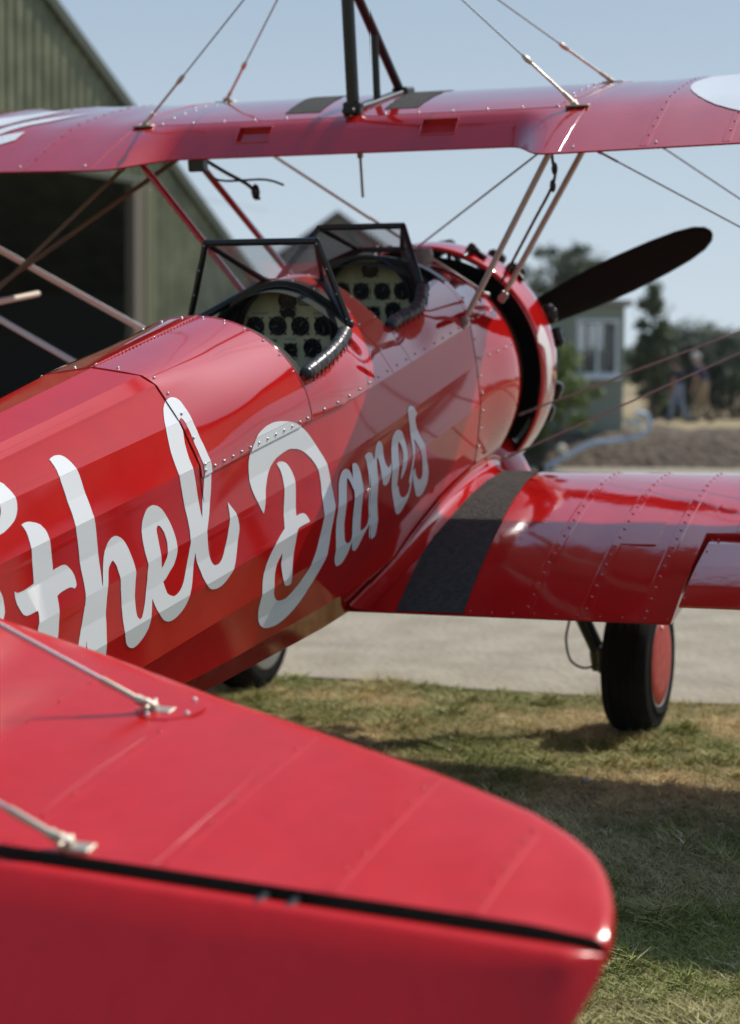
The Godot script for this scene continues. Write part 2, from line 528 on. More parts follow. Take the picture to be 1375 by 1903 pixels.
func build_nose():
	var ctr := Vector2(0, -0.06)
	var base := mirror(section(2.056, false, 0.002))
	var poly := PackedVector2Array()
	for v in base: poly.append(Vector2(v.x, v.y))
	var n := 64
	var edge := PackedVector2Array()
	for k in n:
		var a := TAU * k / n
		var far := ctr + Vector2(cos(a), sin(a)) * 2.0
		var hit := far
		for i in poly.size():
			var q = Geometry2D.segment_intersects_segment(ctr, far, poly[i], poly[(i + 1) % poly.size()])
			if q != null: hit = q
		edge.append(hit)
	var rows := []
	for q in [[2.056, 0.0, 1.0], [1.98, 0.22, 1.0], [1.9, 0.46, 1.005], [1.82, 0.68, 1.012], [1.74, 0.86, 1.015], [1.68, 0.96, 1.008], [1.64, 1.0, 0.99], [1.618, 1.0, 0.965], [1.612, 1.0, 0.93], [1.63, 1.0, 0.90]]:
		var row := PackedVector3Array()
		for k in n:
			var a := TAU * k / n
			var p := edge[k].lerp(ctr + Vector2(cos(a), sin(a)) * 0.50, q[1])
			p = ctr + (p - ctr) * q[2]
			row.append(Vector3(p.x, p.y, q[0]))
		rows.append(row)
	var st := mb()
	grid(st, rows, 1, true)
	var nose := obj("nose_cowling", st, M.red_metal, plane)
	tag(nose, "rounded red metal nose cowling ahead of the front cockpit")
	# access panel with lap edge and screws on the shoulder, a quarter panel joint, filler cap
	st = mb()
	var sc := mb()
	var spin := func(row: int, f: float, a: float, up: float) -> Vector3:
		var k := fposmod(a / TAU * n, n)
		var p: Vector3 = rows[row][int(k) % n].lerp(rows[row][(int(k) + 1) % n], k - int(k)).lerp(rows[row + 1][int(k) % n].lerp(rows[row + 1][(int(k) + 1) % n], k - int(k)), f)
		return p + Vector3(cos(a), sin(a), 0) * up
	for a in [0.62, 0.30, PI - 0.62, PI - 0.30]:
		for i in 6: screw(sc, spin.call(mini(i, 4), 0.5, a, 0.0005), Vector3(cos(a), sin(a), 0), 0.005)
		var line := []
		for i in 6: line.append(spin.call(i, 0.0, a + 0.035, 0.0))
		tube(st, line, 0.0022, 5)
	for i in 40:
		var a := TAU * i / 40
		screw(sc, spin.call(0, 0.25, a, 0.0003), Vector3(cos(a), sin(a), 0), 0.004)
	tag(obj("panel_joint", st, M.red_metal, nose), "", "", "", "stuff")
	tag(obj("panel_screws", sc, M.steel, nose), "", "", "", "stuff")
	st = mb()
	lathe(st, [Vector2(0.040, -0.02), Vector2(0.040, 0.012), Vector2(0.036, 0.02), Vector2(0.036, 0.022), Vector2(0.030, 0.036), Vector2(0.012, 0.040), Vector2(0, 0.040)], aim(Vector3(0.11, 0.463, 1.72), Vector3(0.15, 1, 0)), 18)
	obj("filler_cap", st, M.dull_steel, nose)
	# firewall and accessories seen through the gap
	st = mb()
	lathe(st, [Vector2(0, 0), Vector2(0.46, 0), Vector2(0.46, -0.02), Vector2(0, -0.02)], Transform3D(Basis(Vector3.RIGHT, PI / 2), Vector3(0, -0.06, 1.66)), 40)
	lathe(st, [Vector2(0.30, 0.0), Vector2(0.30, 0.3), Vector2(0.22, 0.42), Vector2(0, 0.42)], Transform3D(Basis(Vector3.RIGHT, -PI / 2), Vector3(0, -0.06, 1.65)), 30)
	obj("firewall", st, M.black_matt, plane)
	# ring cowl
	st = mb()
	var C := Transform3D(Basis(Vector3.RIGHT, PI / 2), Vector3(0, -0.065, 0))
	var prof := [Vector2(0.541, 1.506), Vector2(0.5455, 1.508), Vector2(0.552, 1.46), Vector2(0.5565, 1.38), Vector2(0.553, 1.31), Vector2(0.544, 1.26), Vector2(0.530, 1.23), Vector2(0.512, 1.218), Vector2(0.500, 1.222)]
	lathe(st, prof, C, 72, 1, 1.0, false)
	var ring := obj("engine_cowl_ring", st, M.red_metal, plane)
	tag(ring, "red ring cowl round the radial engine, numbered 1")
	st = mb()
	lathe(st, [Vector2(0.500, 1.222), Vector2(0.492, 1.25), Vector2(0.502, 1.32), Vector2(0.517, 1.42), Vector2(0.533, 1.504), Vector2(0.541, 1.506)], C, 72, 1, 1.0, false)
	obj("ring_lining", st, M.black_matt, ring)
	# the figure 1 on the ring's starboard side: (angle, z)
	var fig := PackedVector2Array([Vector2(0.365, 1.42), Vector2(0.33, 1.395), Vector2(0.15, 1.380), Vector2(-0.02, 1.388), Vector2(-0.19, 1.404), Vector2(-0.19, 1.442), Vector2(0, 1.457), Vector2(0.15, 1.450), Vector2(0.185, 1.455), Vector2(0.215, 1.474), Vector2(0.245, 1.500), Vector2(0.295, 1.488), Vector2(0.33, 1.455)])
	st = mb()
	for i in 24:
		var a0 := lerpf(-0.36, 0.36, i / 24.0)
		var cell := PackedVector2Array([Vector2(a0, 1.2), Vector2(a0 + 0.03, 1.2), Vector2(a0 + 0.03, 1.52), Vector2(a0, 1.52)])
		for pc in Geometry2D.intersect_polygons(fig, cell):
			for zc in 11:
				var z0 := 1.23 + zc * 0.025
				for pz in Geometry2D.intersect_polygons(pc, PackedVector2Array([Vector2(-1, z0), Vector2(1, z0), Vector2(1, z0 + 0.025), Vector2(-1, z0 + 0.025)])):
					var idx := Geometry2D.triangulate_polygon(pz)
					for k in idx.size() / 3:
						var v := []
						for c in 3:
							var q: Vector2 = pz[idx[k * 3 + c]]
							var r := lerp_table(q.y, [1.23, 1.26, 1.31, 1.38, 1.46, 1.508], [0.530, 0.544, 0.553, 0.5565, 0.552, 0.5455]) + 0.0016
							v.append(Vector3(cos(q.x) * r, -0.065 + sin(q.x) * r, q.y))
						tri(st, v[0], v[1], v[2], 1)
	obj("number_one", st, M.white_paint, ring)
	# engine
	var eng := Node3D.new(); eng.name = "radial_engine"; eng.position = -BASE; plane.add_child(eng, true)
	st = mb()
	lathe(st, [Vector2(0.24, 1.5), Vector2(0.26, 1.4), Vector2(0.26, 1.2), Vector2(0.22, 1.13), Vector2(0.15, 1.06), Vector2(0.09, 0.98), Vector2(0.075, 0.92), Vector2(0, 0.92)], C, 28)
	obj("crankcase", st, M.engine_metal, eng)
	# pressed baffle between the cylinders, exhaust collector behind them
	st = mb()
	lathe(st, [Vector2(0.22, 1.335), Vector2(0.40, 1.33), Vector2(0.488, 1.345), Vector2(0.488, 1.349), Vector2(0.40, 1.335), Vector2(0.22, 1.34)], C, 54)
	obj("cylinder_baffle", st, M.black_paint, eng)
	st = mb()
	var collector := []
	for k in 49: collector.append(Vector3(cos(TAU * k / 48) * 0.40, -0.065 + sin(TAU * k / 48) * 0.40, 1.45))
	tube(st, collector, 0.045, 10)
	obj("exhaust_collector", st, M.exhaust, eng)
	for k in 9:
		var a := TAU * k / 9 + deg_to_rad(17)
		var dir := Vector3(cos(a), sin(a), 0)
		var o := Vector3(0, -0.065, 1.235)
		st = mb()
		var p := []
		for i in 12:
			var h := 0.24 + i * 0.021
			p.append_array([Vector2(0.066, h), Vector2(0.082, h + 0.004), Vector2(0.082, h + 0.010), Vector2(0.066, h + 0.014)])
		p.append_array([Vector2(0.08, 0.49), Vector2(0.06, 0.505), Vector2(0, 0.51)])
		lathe(st, p, aim(o, dir), 16)
		var cyl := obj("cylinder", st, M.engine_metal, eng)
		st = mb()
		for s in [-1.0, 1.0]:
			var side: Vector3 = dir.cross(Vector3.BACK) * 0.055 * s
			box(st, aim(o + dir * 0.505 + side + Vector3(0, 0, -0.125), dir), Vector3(0.052, 0.062, 0.085), 0.014)
			rod(st, o + dir * 0.24 + side * 0.6 + Vector3(0, 0, -0.16), o + dir * 0.47 + side + Vector3(0, 0, -0.145), 0.011, 8)
			ball_at(st, o + dir * 0.515 + side + Vector3(0, 0, -0.165), 0.021)
			rod(st, o + dir * 0.52 + side + Vector3(0, 0, -0.10), o + dir * 0.43 + side * 1.6 + Vector3(0, 0, -0.18), 0.012, 8)
		tag(obj("rocker_box", st, M.black_paint, cyl), "", "", "", "stuff")
		st = mb()
		for s in [-1.0, 1.0]:
			ball_at(st, o + dir * 0.50 + dir.cross(Vector3.BACK) * 0.055 * s + Vector3(0, 0, -0.185), 0.026, 10)
		rod(st, o + dir * 0.40 + Vector3(0, 0, -0.20), o + dir * 0.30 + dir.cross(Vector3.BACK) * 0.06 + Vector3(0, 0, -0.17), 0.009)
		tag(obj("spark_plug", st, M.steel, cyl), "", "", "", "stuff")
	st = mb()
	var loop := []
	for k in 37: loop.append(Vector3(cos(TAU * k / 36) * 0.30, -0.065 + sin(TAU * k / 36) * 0.30, 1.11))
	tube(st, loop, 0.014, 8)
	obj("ignition_ring", st, M.dull_steel, eng)
	# rocker covers that stand proud of the ring's top
	for q in [[0.86, 1.30], [1.17, 1.40], [2.0, 1.36]]:
		var d := Vector3(cos(q[0]), sin(q[0]), 0)
		st = mb()
		var o2: Vector3 = Vector3(0, -0.065, q[1]) + d * 0.555
		box(st, aim(o2, d), Vector3(0.04, 0.05, 0.06), 0.012)
		ball_at(st, o2 + d * 0.025 + Vector3(0, 0, 0.03), 0.022)
		rod(st, o2 + d * 0.012, o2 + d * 0.004 + d.cross(Vector3.BACK) * 0.07 + Vector3(0, 0, 0.02), 0.011)
		rod(st, o2 + d * 0.015 + Vector3(0, 0, 0.02), o2 + d * -0.01 + Vector3(0, 0, 0.10), 0.008)
		obj("rocker_cover", st, M.black_paint, eng)
	# propeller
	var prop := Node3D.new(); prop.name = "propeller"; prop.position = -BASE; plane.add_child(prop, true)
	var H := Vector3(0, -0.05, 0.86)
	st = mb()
	lathe(st, [Vector2(0.05, 0.96), Vector2(0.085, 0.94), Vector2(0.09, 0.80), Vector2(0.06, 0.76), Vector2(0.03, 0.70), Vector2(0, 0.69)], Transform3D(Basis(Vector3.RIGHT, PI / 2), Vector3(0, -0.05, 0)), 20)
	obj("propeller_hub", st, M.dull_steel, prop)
	for s in [0.0, PI]:
		var a: float = deg_to_rad(24.0) + s
		var d := Vector3(cos(a), sin(a), 0)
		var e := Vector3(-sin(a), cos(a), 0)
		rows = []
		for q in [[0.06, 0.045, 0.045, 80.0], [0.16, 0.05, 0.045, 60.0], [0.26, 0.068, 0.034, 46.0], [0.42, 0.086, 0.026, 36.0], [0.62, 0.097, 0.020, 28.0], [0.82, 0.098, 0.015, 22.0], [1.0, 0.089, 0.012, 19.0], [1.12, 0.077, 0.010, 17.0], [1.2, 0.060, 0.008, 16.0], [1.245, 0.037, 0.006, 15.0], [1.262, 0.012, 0.003, 15.0]]:
			var tw := deg_to_rad(q[3])
			var c := e * cos(tw) + Vector3(0, 0, 1) * sin(tw)
			var nn := e * -sin(tw) + Vector3(0, 0, 1) * cos(tw)
			var row := PackedVector3Array()
			for k in 16:
				var b := TAU * k / 16
				row.append(H + d * q[0] + c * cos(b) * q[1] + nn * sin(b) * q[2])
			rows.append(row)
		st = mb()
		grid(st, rows, 1, true)
		fan(st, rows[-1], true)
		obj("propeller_blade", st, M.black_matt, prop)

func bar(st: SurfaceTool, a: Vector3, b: Vector3, r := 0.0085):
	rod(st, a, b, r, 8)
	ball_at(st, a, r * 1.05, 8)
	ball_at(st, b, r * 1.05, 8)

func pane(parent: Node, pts: Array):
	var n: Vector3 = (pts[1] - pts[0]).cross(pts[2] - pts[0]).normalized() * 0.0015
	var st := mb()
	var m: int = pts.size()
	for i in range(1, m - 1):
		tri(st, pts[0] + n, pts[i] + n, pts[i + 1] + n)
		tri(st, pts[0] - n, pts[i + 1] - n, pts[i] - n)
	for i in m: quad(st, pts[i] + n, pts[i] - n, pts[(i + 1) % m] - n, pts[(i + 1) % m] + n)
	obj("pane", st, M.perspex, parent)

func windscreen(top: Vector3, low: Vector3, aft: Vector3, label: String):
	var P := Vector3(-1, 1, 1)
	var st := mb()
	bar(st, top, top * P, 0.0125); bar(st, low, low * P, 0.012)
	for s in [Vector3.ONE, P]:
		bar(st, top * s, low * s, 0.0115); bar(st, top * s, aft * s, 0.0125); bar(st, low * s, aft * s, 0.016)
	var f := obj("windscreen", st, M.black_paint, plane)
	tag(f, label)
	pane(f, [top * P, top, low, low * P])
	for s in [Vector3.ONE, P]: pane(f, [top * s, low * s, aft * s])
	st = mb()
	for s in [Vector3.ONE, P]:
		for i in 4:
			screw(st, (top * s).lerp(aft * s, 0.03 + i * 0.3) + Vector3(0, 0, 0.0085), Vector3.BACK, 0.004)
	tag(obj("frame_screws", st, M.steel, f), "", "", "", "stuff")

func gauge(parent: Node, x: float, y: float, z: float, r: float, turn: float):
	var st := mb()
	var T := Transform3D(Basis(Vector3.RIGHT, PI / 2), Vector3(x, y, z))
	lathe(st, [Vector2(r, -0.004), Vector2(r, 0.006), Vector2(r * 0.96, 0.009), Vector2(r * 0.86, 0.009), Vector2(r * 0.84, 0.003), Vector2(0, 0.003)], T, 24)
	for k in 4:
		var a := PI / 4 + k * PI / 2
		lathe(st, [Vector2(0.0042, -0.004), Vector2(0.0042, 0.003), Vector2(0, 0.004)], Transform3D(Basis(Vector3.RIGHT, PI / 2), Vector3(x + cos(a) * r * 1.16, y + sin(a) * r * 1.16, z)), 8)
	var g := obj("gauge", st, M.dial, parent)
	st = mb()
	for k in 9:
		var a := turn + k * TAU / 10
		var d := Vector3(cos(a), sin(a), 0)
		rod(st, Vector3(x, y, z + 0.0036) + d * r * 0.66, Vector3(x, y, z + 0.0036) + d * r * 0.78, 0.0007, 4)
	rod(st, Vector3(x, y, z + 0.0045), Vector3(x, y, z + 0.0045) + Vector3(cos(turn * 3), sin(turn * 3), 0) * r * 0.6, 0.0009, 4)
	if parent.name.begins_with("instrument"): tag(obj("dial_marks", st, M.dial_mark, parent), "", "", "", "stuff")

func instrument_panel(z: float, yc: float, r: float, gauges: Array, label: String, hood_z: float) -> Node:
	var ring := PackedVector3Array()
	for k in 25: ring.append(Vector3(cos(PI * k / 24.0) * r * 1.02, yc + sin(PI * k / 24.0) * r, z))
	ring.append(Vector3(-r * 1.02, 0.05, z)); ring.append(Vector3(r * 1.02, 0.05, z))
	var st := mb()
	fan(st, ring)
	var back := PackedVector3Array()
	for v in ring: back.append(v - Vector3(0, 0, 0.006))
	fan(st, back, true)
	grid(st, [ring, back], -2, true)
	var p := obj("instrument_panel", st, M.panel_paint, plane)
	tag(p, label)
	for i in gauges.size(): gauge(p, gauges[i][0], gauges[i][1], z, gauges[i][2], 0.6 + i * 1.3)
	# black hood between the panel's rim and the deck
	st = mb()
	var a := PackedVector3Array(); var b := PackedVector3Array(); var c := PackedVector3Array()
	for k in 33:
		var t := PI * k / 32.0
		a.append(Vector3(cos(t) * r * 1.0, yc + sin(t) * r, z - 0.002))
		b.append(Vector3(cos(t) * r * 1.03, yc + sin(t) * r * 1.03, hood_z))
		c.append(arc_point(hood_z, t, 0.008 if k >= 7 and k <= 25 else -0.002))
	grid(st, [a, b], 1)
	grid(st, [b, c], 2)
	var over := PackedVector3Array()
	for k in range(7, 26): over.append(arc_point(hood_z - 0.05, PI * k / 32.0, 0.0055))
	grid(st, [c.slice(7, 26), over], 3)
	var bead := []
	for v in b: bead.append(v)
	tube(st, bead, 0.009, 8)
	obj("panel_hood", st, M.black_paint, plane)
	return p

func build_cockpits(_mid: Node):
	windscreen(Vector3(0.217, 0.658, 3.067), Vector3(0.113, 0.487, 2.796), Vector3(0.318, 0.362, 3.05), "black framed rear windscreen with angled side panes")
	windscreen(Vector3(0.181, 0.627, 2.132), Vector3(0.093, 0.514, 1.925), Vector3(0.325, 0.398, 2.33), "black framed front windscreen")
	var g := []
	for q in [[0, 0.425, 0.036], [-0.137, 0.332, 0.036], [-0.046, 0.332, 0.036], [0.045, 0.331, 0.036], [0.137, 0.331, 0.036], [-0.089, 0.249, 0.036], [0.0, 0.242, 0.027], [0.089, 0.250, 0.036]]: g.append(q)
	var p := instrument_panel(2.868, 0.288, 0.192, g, "cream rear instrument panel with eight black dials", 2.932)
	var st := mb()
	box(st, at(Vector3(0, 0.377, 2.874)), Vector3(0.055, 0.022, 0.014), 0.004)
	rod(st, Vector3(-0.028, 0.386, 2.882), Vector3(0.028, 0.386, 2.882), 0.006, 8)
	obj("dial_bracket", st, M.black_paint, p)
	st = mb(); box(st, at(Vector3(0.064, 0.419, 2.870)), Vector3(0.042, 0.026, 0.004), 0.001)
	obj("placard", st, M.dial, p)
	st = mb(); box(st, at(Vector3(0.064, 0.419, 2.8725)), Vector3(0.036, 0.020, 0.002), 0.0005)
	obj("placard", st, M.placard, p)
	st = mb()
	for q in [[-0.115, 0.378, 0.07], [0.125, 0.378, 0.05], [0.0, 0.282, 0.045], [0.0, 0.208, 0.05], [-0.02, 0.47, 0.03]]: box(st, at(Vector3(q[0], q[1], 2.8685)), Vector3(q[2], 0.006, 0.002), 0.0005)
	tag(obj("label_strip", st, M.placard, p), "", "", "", "stuff")
	g = []
	for q in [[0, 0.446, 0.033], [-0.127, 0.361, 0.036], [-0.041, 0.359, 0.036], [0.046, 0.358, 0.036], [0.133, 0.358, 0.036], [-0.086, 0.275, 0.036], [0.004, 0.270, 0.028], [0.090, 0.279, 0.036]]: g.append(q)
	instrument_panel(2.052, 0.317, 0.182, g, "cream front instrument panel with black dials", 2.106)
	# padded leather coaming along both sides of each cockpit
	for s in [1.0, -1.0]:
		for q in [[[3.14, 3.19, 3.28, 3.40, 3.50, 3.585], "rear"], [[2.33, 2.38, 2.45, 2.54, 2.64, 2.725], "front"]]:
			var pts := []
			for z in q[0]: pts.append(arc_point(z, rim_angle(z), 0.010) * Vector3(s, 1, 1))
			pts = smooth_curve(pts, 44)
			var radii := []
			for i in pts.size(): radii.append(0.0235 + 0.0022 * sin(i * 1.9) + 0.0016 * sin(i * 0.83 + 1.0))
			radii[0] = 0.014; radii[-1] = 0.013
			st = mb()
			tube(st, pts, 0.024, 14, 1.0, Vector3.ZERO, radii)
			var pad := obj("coaming_pad", st, M.leather, plane)
			st = mb()
			for i in range(2, pts.size() - 2, 3):
				var out: Vector3 = Vector3(s * 0.9, -0.35, 0).normalized()
				rod(st, pts[i] + out * 0.021 + Vector3(0, -0.006, 0), pts[i + 1] + out * 0.026 + Vector3(0, -0.018, 0), 0.0022, 5)
			tag(obj("lacing", st, M.black_matt, pad), "", "", "", "stuff")
	# seats, low in the dark
	for z in [3.42, 2.58]:
		st = mb()
		box(st, at(Vector3(0, -0.22, z)), Vector3(0.44, 0.08, 0.36), 0.02)
		box(st, Transform3D(Basis(Vector3.RIGHT, -0.15), Vector3(0, -0.02, z + 0.17)), Vector3(0.44, 0.36, 0.05), 0.02)
		obj("seat", st, M.black_matt, plane)

# ---------------------------------------------------------------- lettering: outlines as (z, y) in millimetres on the starboard side
func pairs(a: Array) -> PackedVector2Array:
	var o := PackedVector2Array()
	for i in a.size() / 2: o.append(Vector2(a[i * 2], a[i * 2 + 1]) / 1000.0)
	return o

func side_lines(z: float, aft: bool) -> PackedVector3Array: return section(z, aft)

var letter_parent: Node
var letter_lift := 0.0010
func lettering(_c: String, called: String, outline: Array, hole: Array):
	var P := pairs(outline)
	var H := pairs(hole)
	var st := mb()
	var z0 := 10.0; var z1 := 0.0
	for v in P: z0 = minf(z0, v.x); z1 = maxf(z1, v.x)
	var cuts := [z0]
	var z := z0
	while z < z1:
		z += 0.034
		for kink in [3.4, 4.2885]:
			if cuts[-1] < kink and z > kink: cuts.append(kink)
		cuts.append(minf(z, z1))
	letter_lift += 0.00008
	for i in cuts.size() - 1:
		if cuts[i + 1] - cuts[i] < 1e-4: continue
		var aft: bool = (cuts[i] + cuts[i + 1]) / 2 > 4.2885
		var A := drawn_section(cuts[i], aft)
		var B := drawn_section(cuts[i + 1], aft)
		for k in A.size() - 1:
			if A[k].y > 0.45: continue
			var cell := PackedVector2Array([Vector2(A[k].z, A[k].y), Vector2(B[k].z, B[k].y), Vector2(B[k + 1].z, B[k + 1].y), Vector2(A[k + 1].z, A[k + 1].y)])
			for pc in Geometry2D.intersect_polygons(P, cell):
				var pieces := [pc]
				if H.size():
					pieces = []
					for r in Geometry2D.clip_polygons(pc, H): pieces.append(r)
				for r in pieces:
					if r.size() < 3: continue
					var idx := Geometry2D.triangulate_polygon(r)
					for t in idx.size() / 3:
						var v := []
						for c in 3:
							var q: Vector2 = r[idx[t * 3 + c]]
							var f: float = (q.x - cuts[i]) / (cuts[i + 1] - cuts[i])
							var a := A[k].lerp(B[k], f)
							var b := A[k + 1].lerp(B[k + 1], f)
							var g := (q.y - a.y) / (b.y - a.y)
							var n := Vector3(a.y - b.y, b.x - a.x, 0).normalized()
							v.append(Vector3(lerpf(a.x, b.x, g), q.y, q.x) + n * (letter_lift + (0.0034 if not aft and k < 16 else 0.0)))
						tri(st, v[0], v[1], v[2], k)
	obj(called, st, M.white_paint, letter_parent)

func build_letters(fus: Node):
	letter_parent = fus
	lettering("E","letter_e_capital",[5257,229,5229,242,5200,252,5168,256,5138,256,5113,252,5094,245,5085,238,5082,230,5079,223,5077,216,5076,207,5076,196,5079,184,5085,172,5092,163,5101,154,5114,146,5129,140,5143,135,5157,131,5169,129,5182,128,5196,129,5207,131,5197,138,5184,147,5172,156,5160,165,5150,175,5144,186,5142,197,5142,206,5149,213,5163,217,5182,216,5204,211,5225,204,5243,194,5250,181,5249,169,5244,158,5234,147,5219,136,5210,126,5222,120,5242,116,5265,115,5289,113,5310,106,5329,94,5344,78,5352,59,5348,38,5337,19,5319,5,5298,-4,5272,-2,5250,4,5241,14,5237,22,5237,16,5235,10,5233,3,5230,-3,5226,-10,5223,-18,5221,-28,5221,-40,5222,-52,5224,-61,5229,-69,5234,-77,5244,-86,5262,-94,5284,-98,5309,-96,5335,-89,5360,-77,5381,-60,5398,-38,5409,-13,5411,12,5407,36,5395,57,5378,75,5358,89,5343,101,5344,113,5344,131,5327,167,5300,202,5278,218],[])
	lettering("t","letter_t",[5089,133,5077,135,5070,135,5061,134,5053,132,5045,129,5035,125,5026,120,5021,116,5018,110,5014,105,5012,99,5011,95,5011,89,5012,80,5012,69,5012,53,5013,34,5013,11,5014,-7,5006,-5,4994,-4,4983,-3,4972,-3,4963,-5,4955,-9,4948,-16,4941,-24,4936,-32,4932,-41,4930,-51,4929,-61,4930,-68,4933,-73,4941,-76,4950,-70,4959,-68,4970,-68,4983,-69,4995,-70,5007,-73,5015,-76,5015,-84,5015,-95,5016,-105,5018,-117,5021,-130,5025,-147,5030,-168,5036,-188,5041,-203,5047,-214,5055,-222,5065,-228,5076,-229,5087,-227,5097,-222,5106,-215,5114,-204,5119,-192,5120,-179,5120,-166,5118,-156,5115,-145,5110,-133,5104,-123,5100,-108,5099,-93,5107,-91,5119,-92,5132,-93,5145,-92,5152,-89,5158,-85,5162,-79,5166,-71,5170,-62,5174,-53,5175,-45,5176,-37,5176,-27,5175,-19,5169,-24,5164,-26,5156,-27,5145,-27,5132,-26,5113,-23,5097,-20,5096,-9,5095,6,5094,20,5093,36,5091,57,5089,75,5086,85,5085,93,5083,103,5083,114,5086,125],[])
	lettering("h","letter_h",[4878,258,4871,260,4862,262,4851,263,4841,262,4833,261,4826,258,4820,254,4816,249,4812,243,4809,236,4807,228,4806,220,4805,211,4804,200,4805,184,4807,165,4808,143,4810,121,4812,108,4814,96,4815,84,4814,68,4814,47,4815,23,4816,-6,4819,-35,4821,-67,4824,-93,4824,-103,4824,-106,4822,-99,4818,-88,4813,-70,4807,-52,4801,-37,4795,-25,4787,-13,4778,-3,4770,5,4761,11,4752,15,4744,16,4736,17,4727,15,4718,11,4708,5,4700,-2,4693,-11,4687,-22,4682,-34,4678,-47,4674,-60,4671,-72,4669,-84,4668,-95,4667,-105,4671,-117,4675,-130,4679,-147,4683,-165,4685,-181,4687,-195,4688,-208,4688,-218,4687,-226,4684,-231,4677,-238,4667,-235,4662,-229,4656,-221,4650,-211,4643,-200,4638,-190,4633,-179,4628,-165,4622,-148,4615,-127,4610,-110,4604,-115,4597,-120,4596,-155,4595,-190,4601,-195,4608,-203,4613,-217,4618,-231,4623,-243,4627,-255,4631,-265,4636,-275,4644,-283,4653,-291,4664,-298,4676,-304,4688,-309,4699,-311,4708,-312,4716,-310,4725,-306,4733,-301,4740,-294,4745,-287,4748,-276,4751,-264,4753,-252,4753,-240,4753,-225,4752,-210,4750,-194,4748,-177,4746,-156,4745,-135,4743,-120,4742,-109,4742,-100,4743,-92,4746,-77,4748,-65,4753,-55,4760,-46,4769,-49,4778,-56,4783,-61,4788,-70,4794,-89,4801,-109,4806,-123,4810,-136,4816,-157,4821,-173,4823,-186,4826,-205,4832,-231,4838,-258,4840,-281,4842,-297,4846,-310,4855,-323,4872,-327,4888,-326,4903,-320,4920,-303,4925,-259,4921,-226,4927,-242,4938,-267,4959,-273,4977,-268,4972,-251,4959,-231,4951,-216,4943,-203,4937,-191,4930,-178,4923,-162,4916,-146,4908,-130,4903,-114,4900,-101,4899,-85,4899,-61,4900,-34,4899,-4,4898,24,4898,47,4899,66,4899,79,4897,90,4894,101,4891,115,4889,137,4887,161,4886,182,4886,202,4883,218,4878,230,4877,239,4877,245,4877,253],[])
	lettering("e","letter_e",[4607,-100,4609,-81,4612,-61,4613,-38,4612,-17,4609,1,4605,15,4600,27,4593,36,4584,46,4574,54,4563,58,4552,59,4542,59,4533,56,4522,52,4512,46,4501,37,4491,25,4482,12,4474,-3,4467,-20,4462,-37,4459,-52,4457,-66,4458,-80,4459,-93,4463,-103,4468,-112,4476,-122,4485,-132,4497,-139,4509,-146,4520,-154,4530,-160,4537,-163,4543,-165,4541,-173,4539,-183,4536,-192,4533,-201,4528,-206,4523,-210,4509,-217,4501,-219,4491,-218,4480,-215,4468,-210,4457,-202,4446,-191,4437,-178,4428,-164,4420,-149,4412,-133,4405,-121,4399,-108,4391,-93,4385,-80,4377,-84,4368,-88,4364,-99,4361,-111,4365,-117,4371,-126,4377,-139,4384,-155,4390,-170,4397,-187,4404,-203,4412,-218,4422,-232,4431,-245,4439,-256,4449,-265,4463,-274,4479,-281,4495,-286,4510,-288,4522,-288,4534,-286,4547,-281,4559,-274,4568,-266,4577,-256,4586,-245,4593,-234,4598,-222,4602,-211,4604,-203,4604,-198,4612,-191,4616,-165,4618,-134,4613,-116],[4529,-3,4521,-8,4514,-17,4508,-28,4505,-40,4503,-50,4502,-61,4505,-76,4509,-91,4514,-100,4522,-108,4534,-119,4544,-124,4544,-115,4542,-100,4541,-83,4541,-65,4541,-47,4541,-31,4541,-20,4540,-12,4535,-5])
	lettering("l","letter_l",[4317,293,4326,285,4335,276,4343,267,4353,255,4364,238,4372,218,4380,197,4387,176,4391,155,4394,136,4395,125,4396,115,4395,96,4393,74,4391,49,4388,24,4386,2,4384,-19,4384,-37,4384,-54,4387,-70,4389,-84,4388,-96,4384,-105,4377,-113,4370,-121,4369,-132,4368,-145,4365,-156,4361,-168,4355,-185,4349,-203,4341,-218,4333,-231,4325,-240,4317,-246,4307,-252,4296,-255,4284,-258,4270,-259,4254,-258,4237,-254,4220,-247,4205,-238,4192,-230,4181,-221,4171,-208,4161,-191,4149,-168,4138,-145,4129,-127,4124,-112,4123,-98,4125,-86,4128,-75,4133,-64,4139,-53,4147,-43,4158,-29,4167,-18,4167,-27,4168,-40,4169,-55,4172,-71,4178,-88,4186,-104,4194,-121,4203,-136,4212,-149,4221,-161,4231,-172,4242,-181,4253,-186,4263,-188,4279,-186,4286,-181,4292,-173,4296,-162,4299,-148,4301,-131,4301,-112,4300,-91,4299,-75,4288,-57,4273,-31,4260,-3,4248,27,4239,59,4232,88,4230,107,4231,123,4232,144,4231,166,4233,189,4231,211,4231,233,4228,253,4228,269,4229,283,4229,293,4232,301,4238,307,4246,311,4254,313,4262,314,4272,313,4283,311,4291,308,4300,304,4308,299],[4275,256,4271,254,4268,249,4266,240,4266,229,4265,214,4267,197,4269,179,4269,159,4270,141,4270,121,4271,98,4275,76,4280,58,4287,36,4301,-4,4311,-33,4314,-13,4314,21,4316,45,4317,68,4319,92,4322,114,4320,132,4319,148,4314,168,4308,188,4299,206,4290,223,4290,237,4290,249,4282,254])
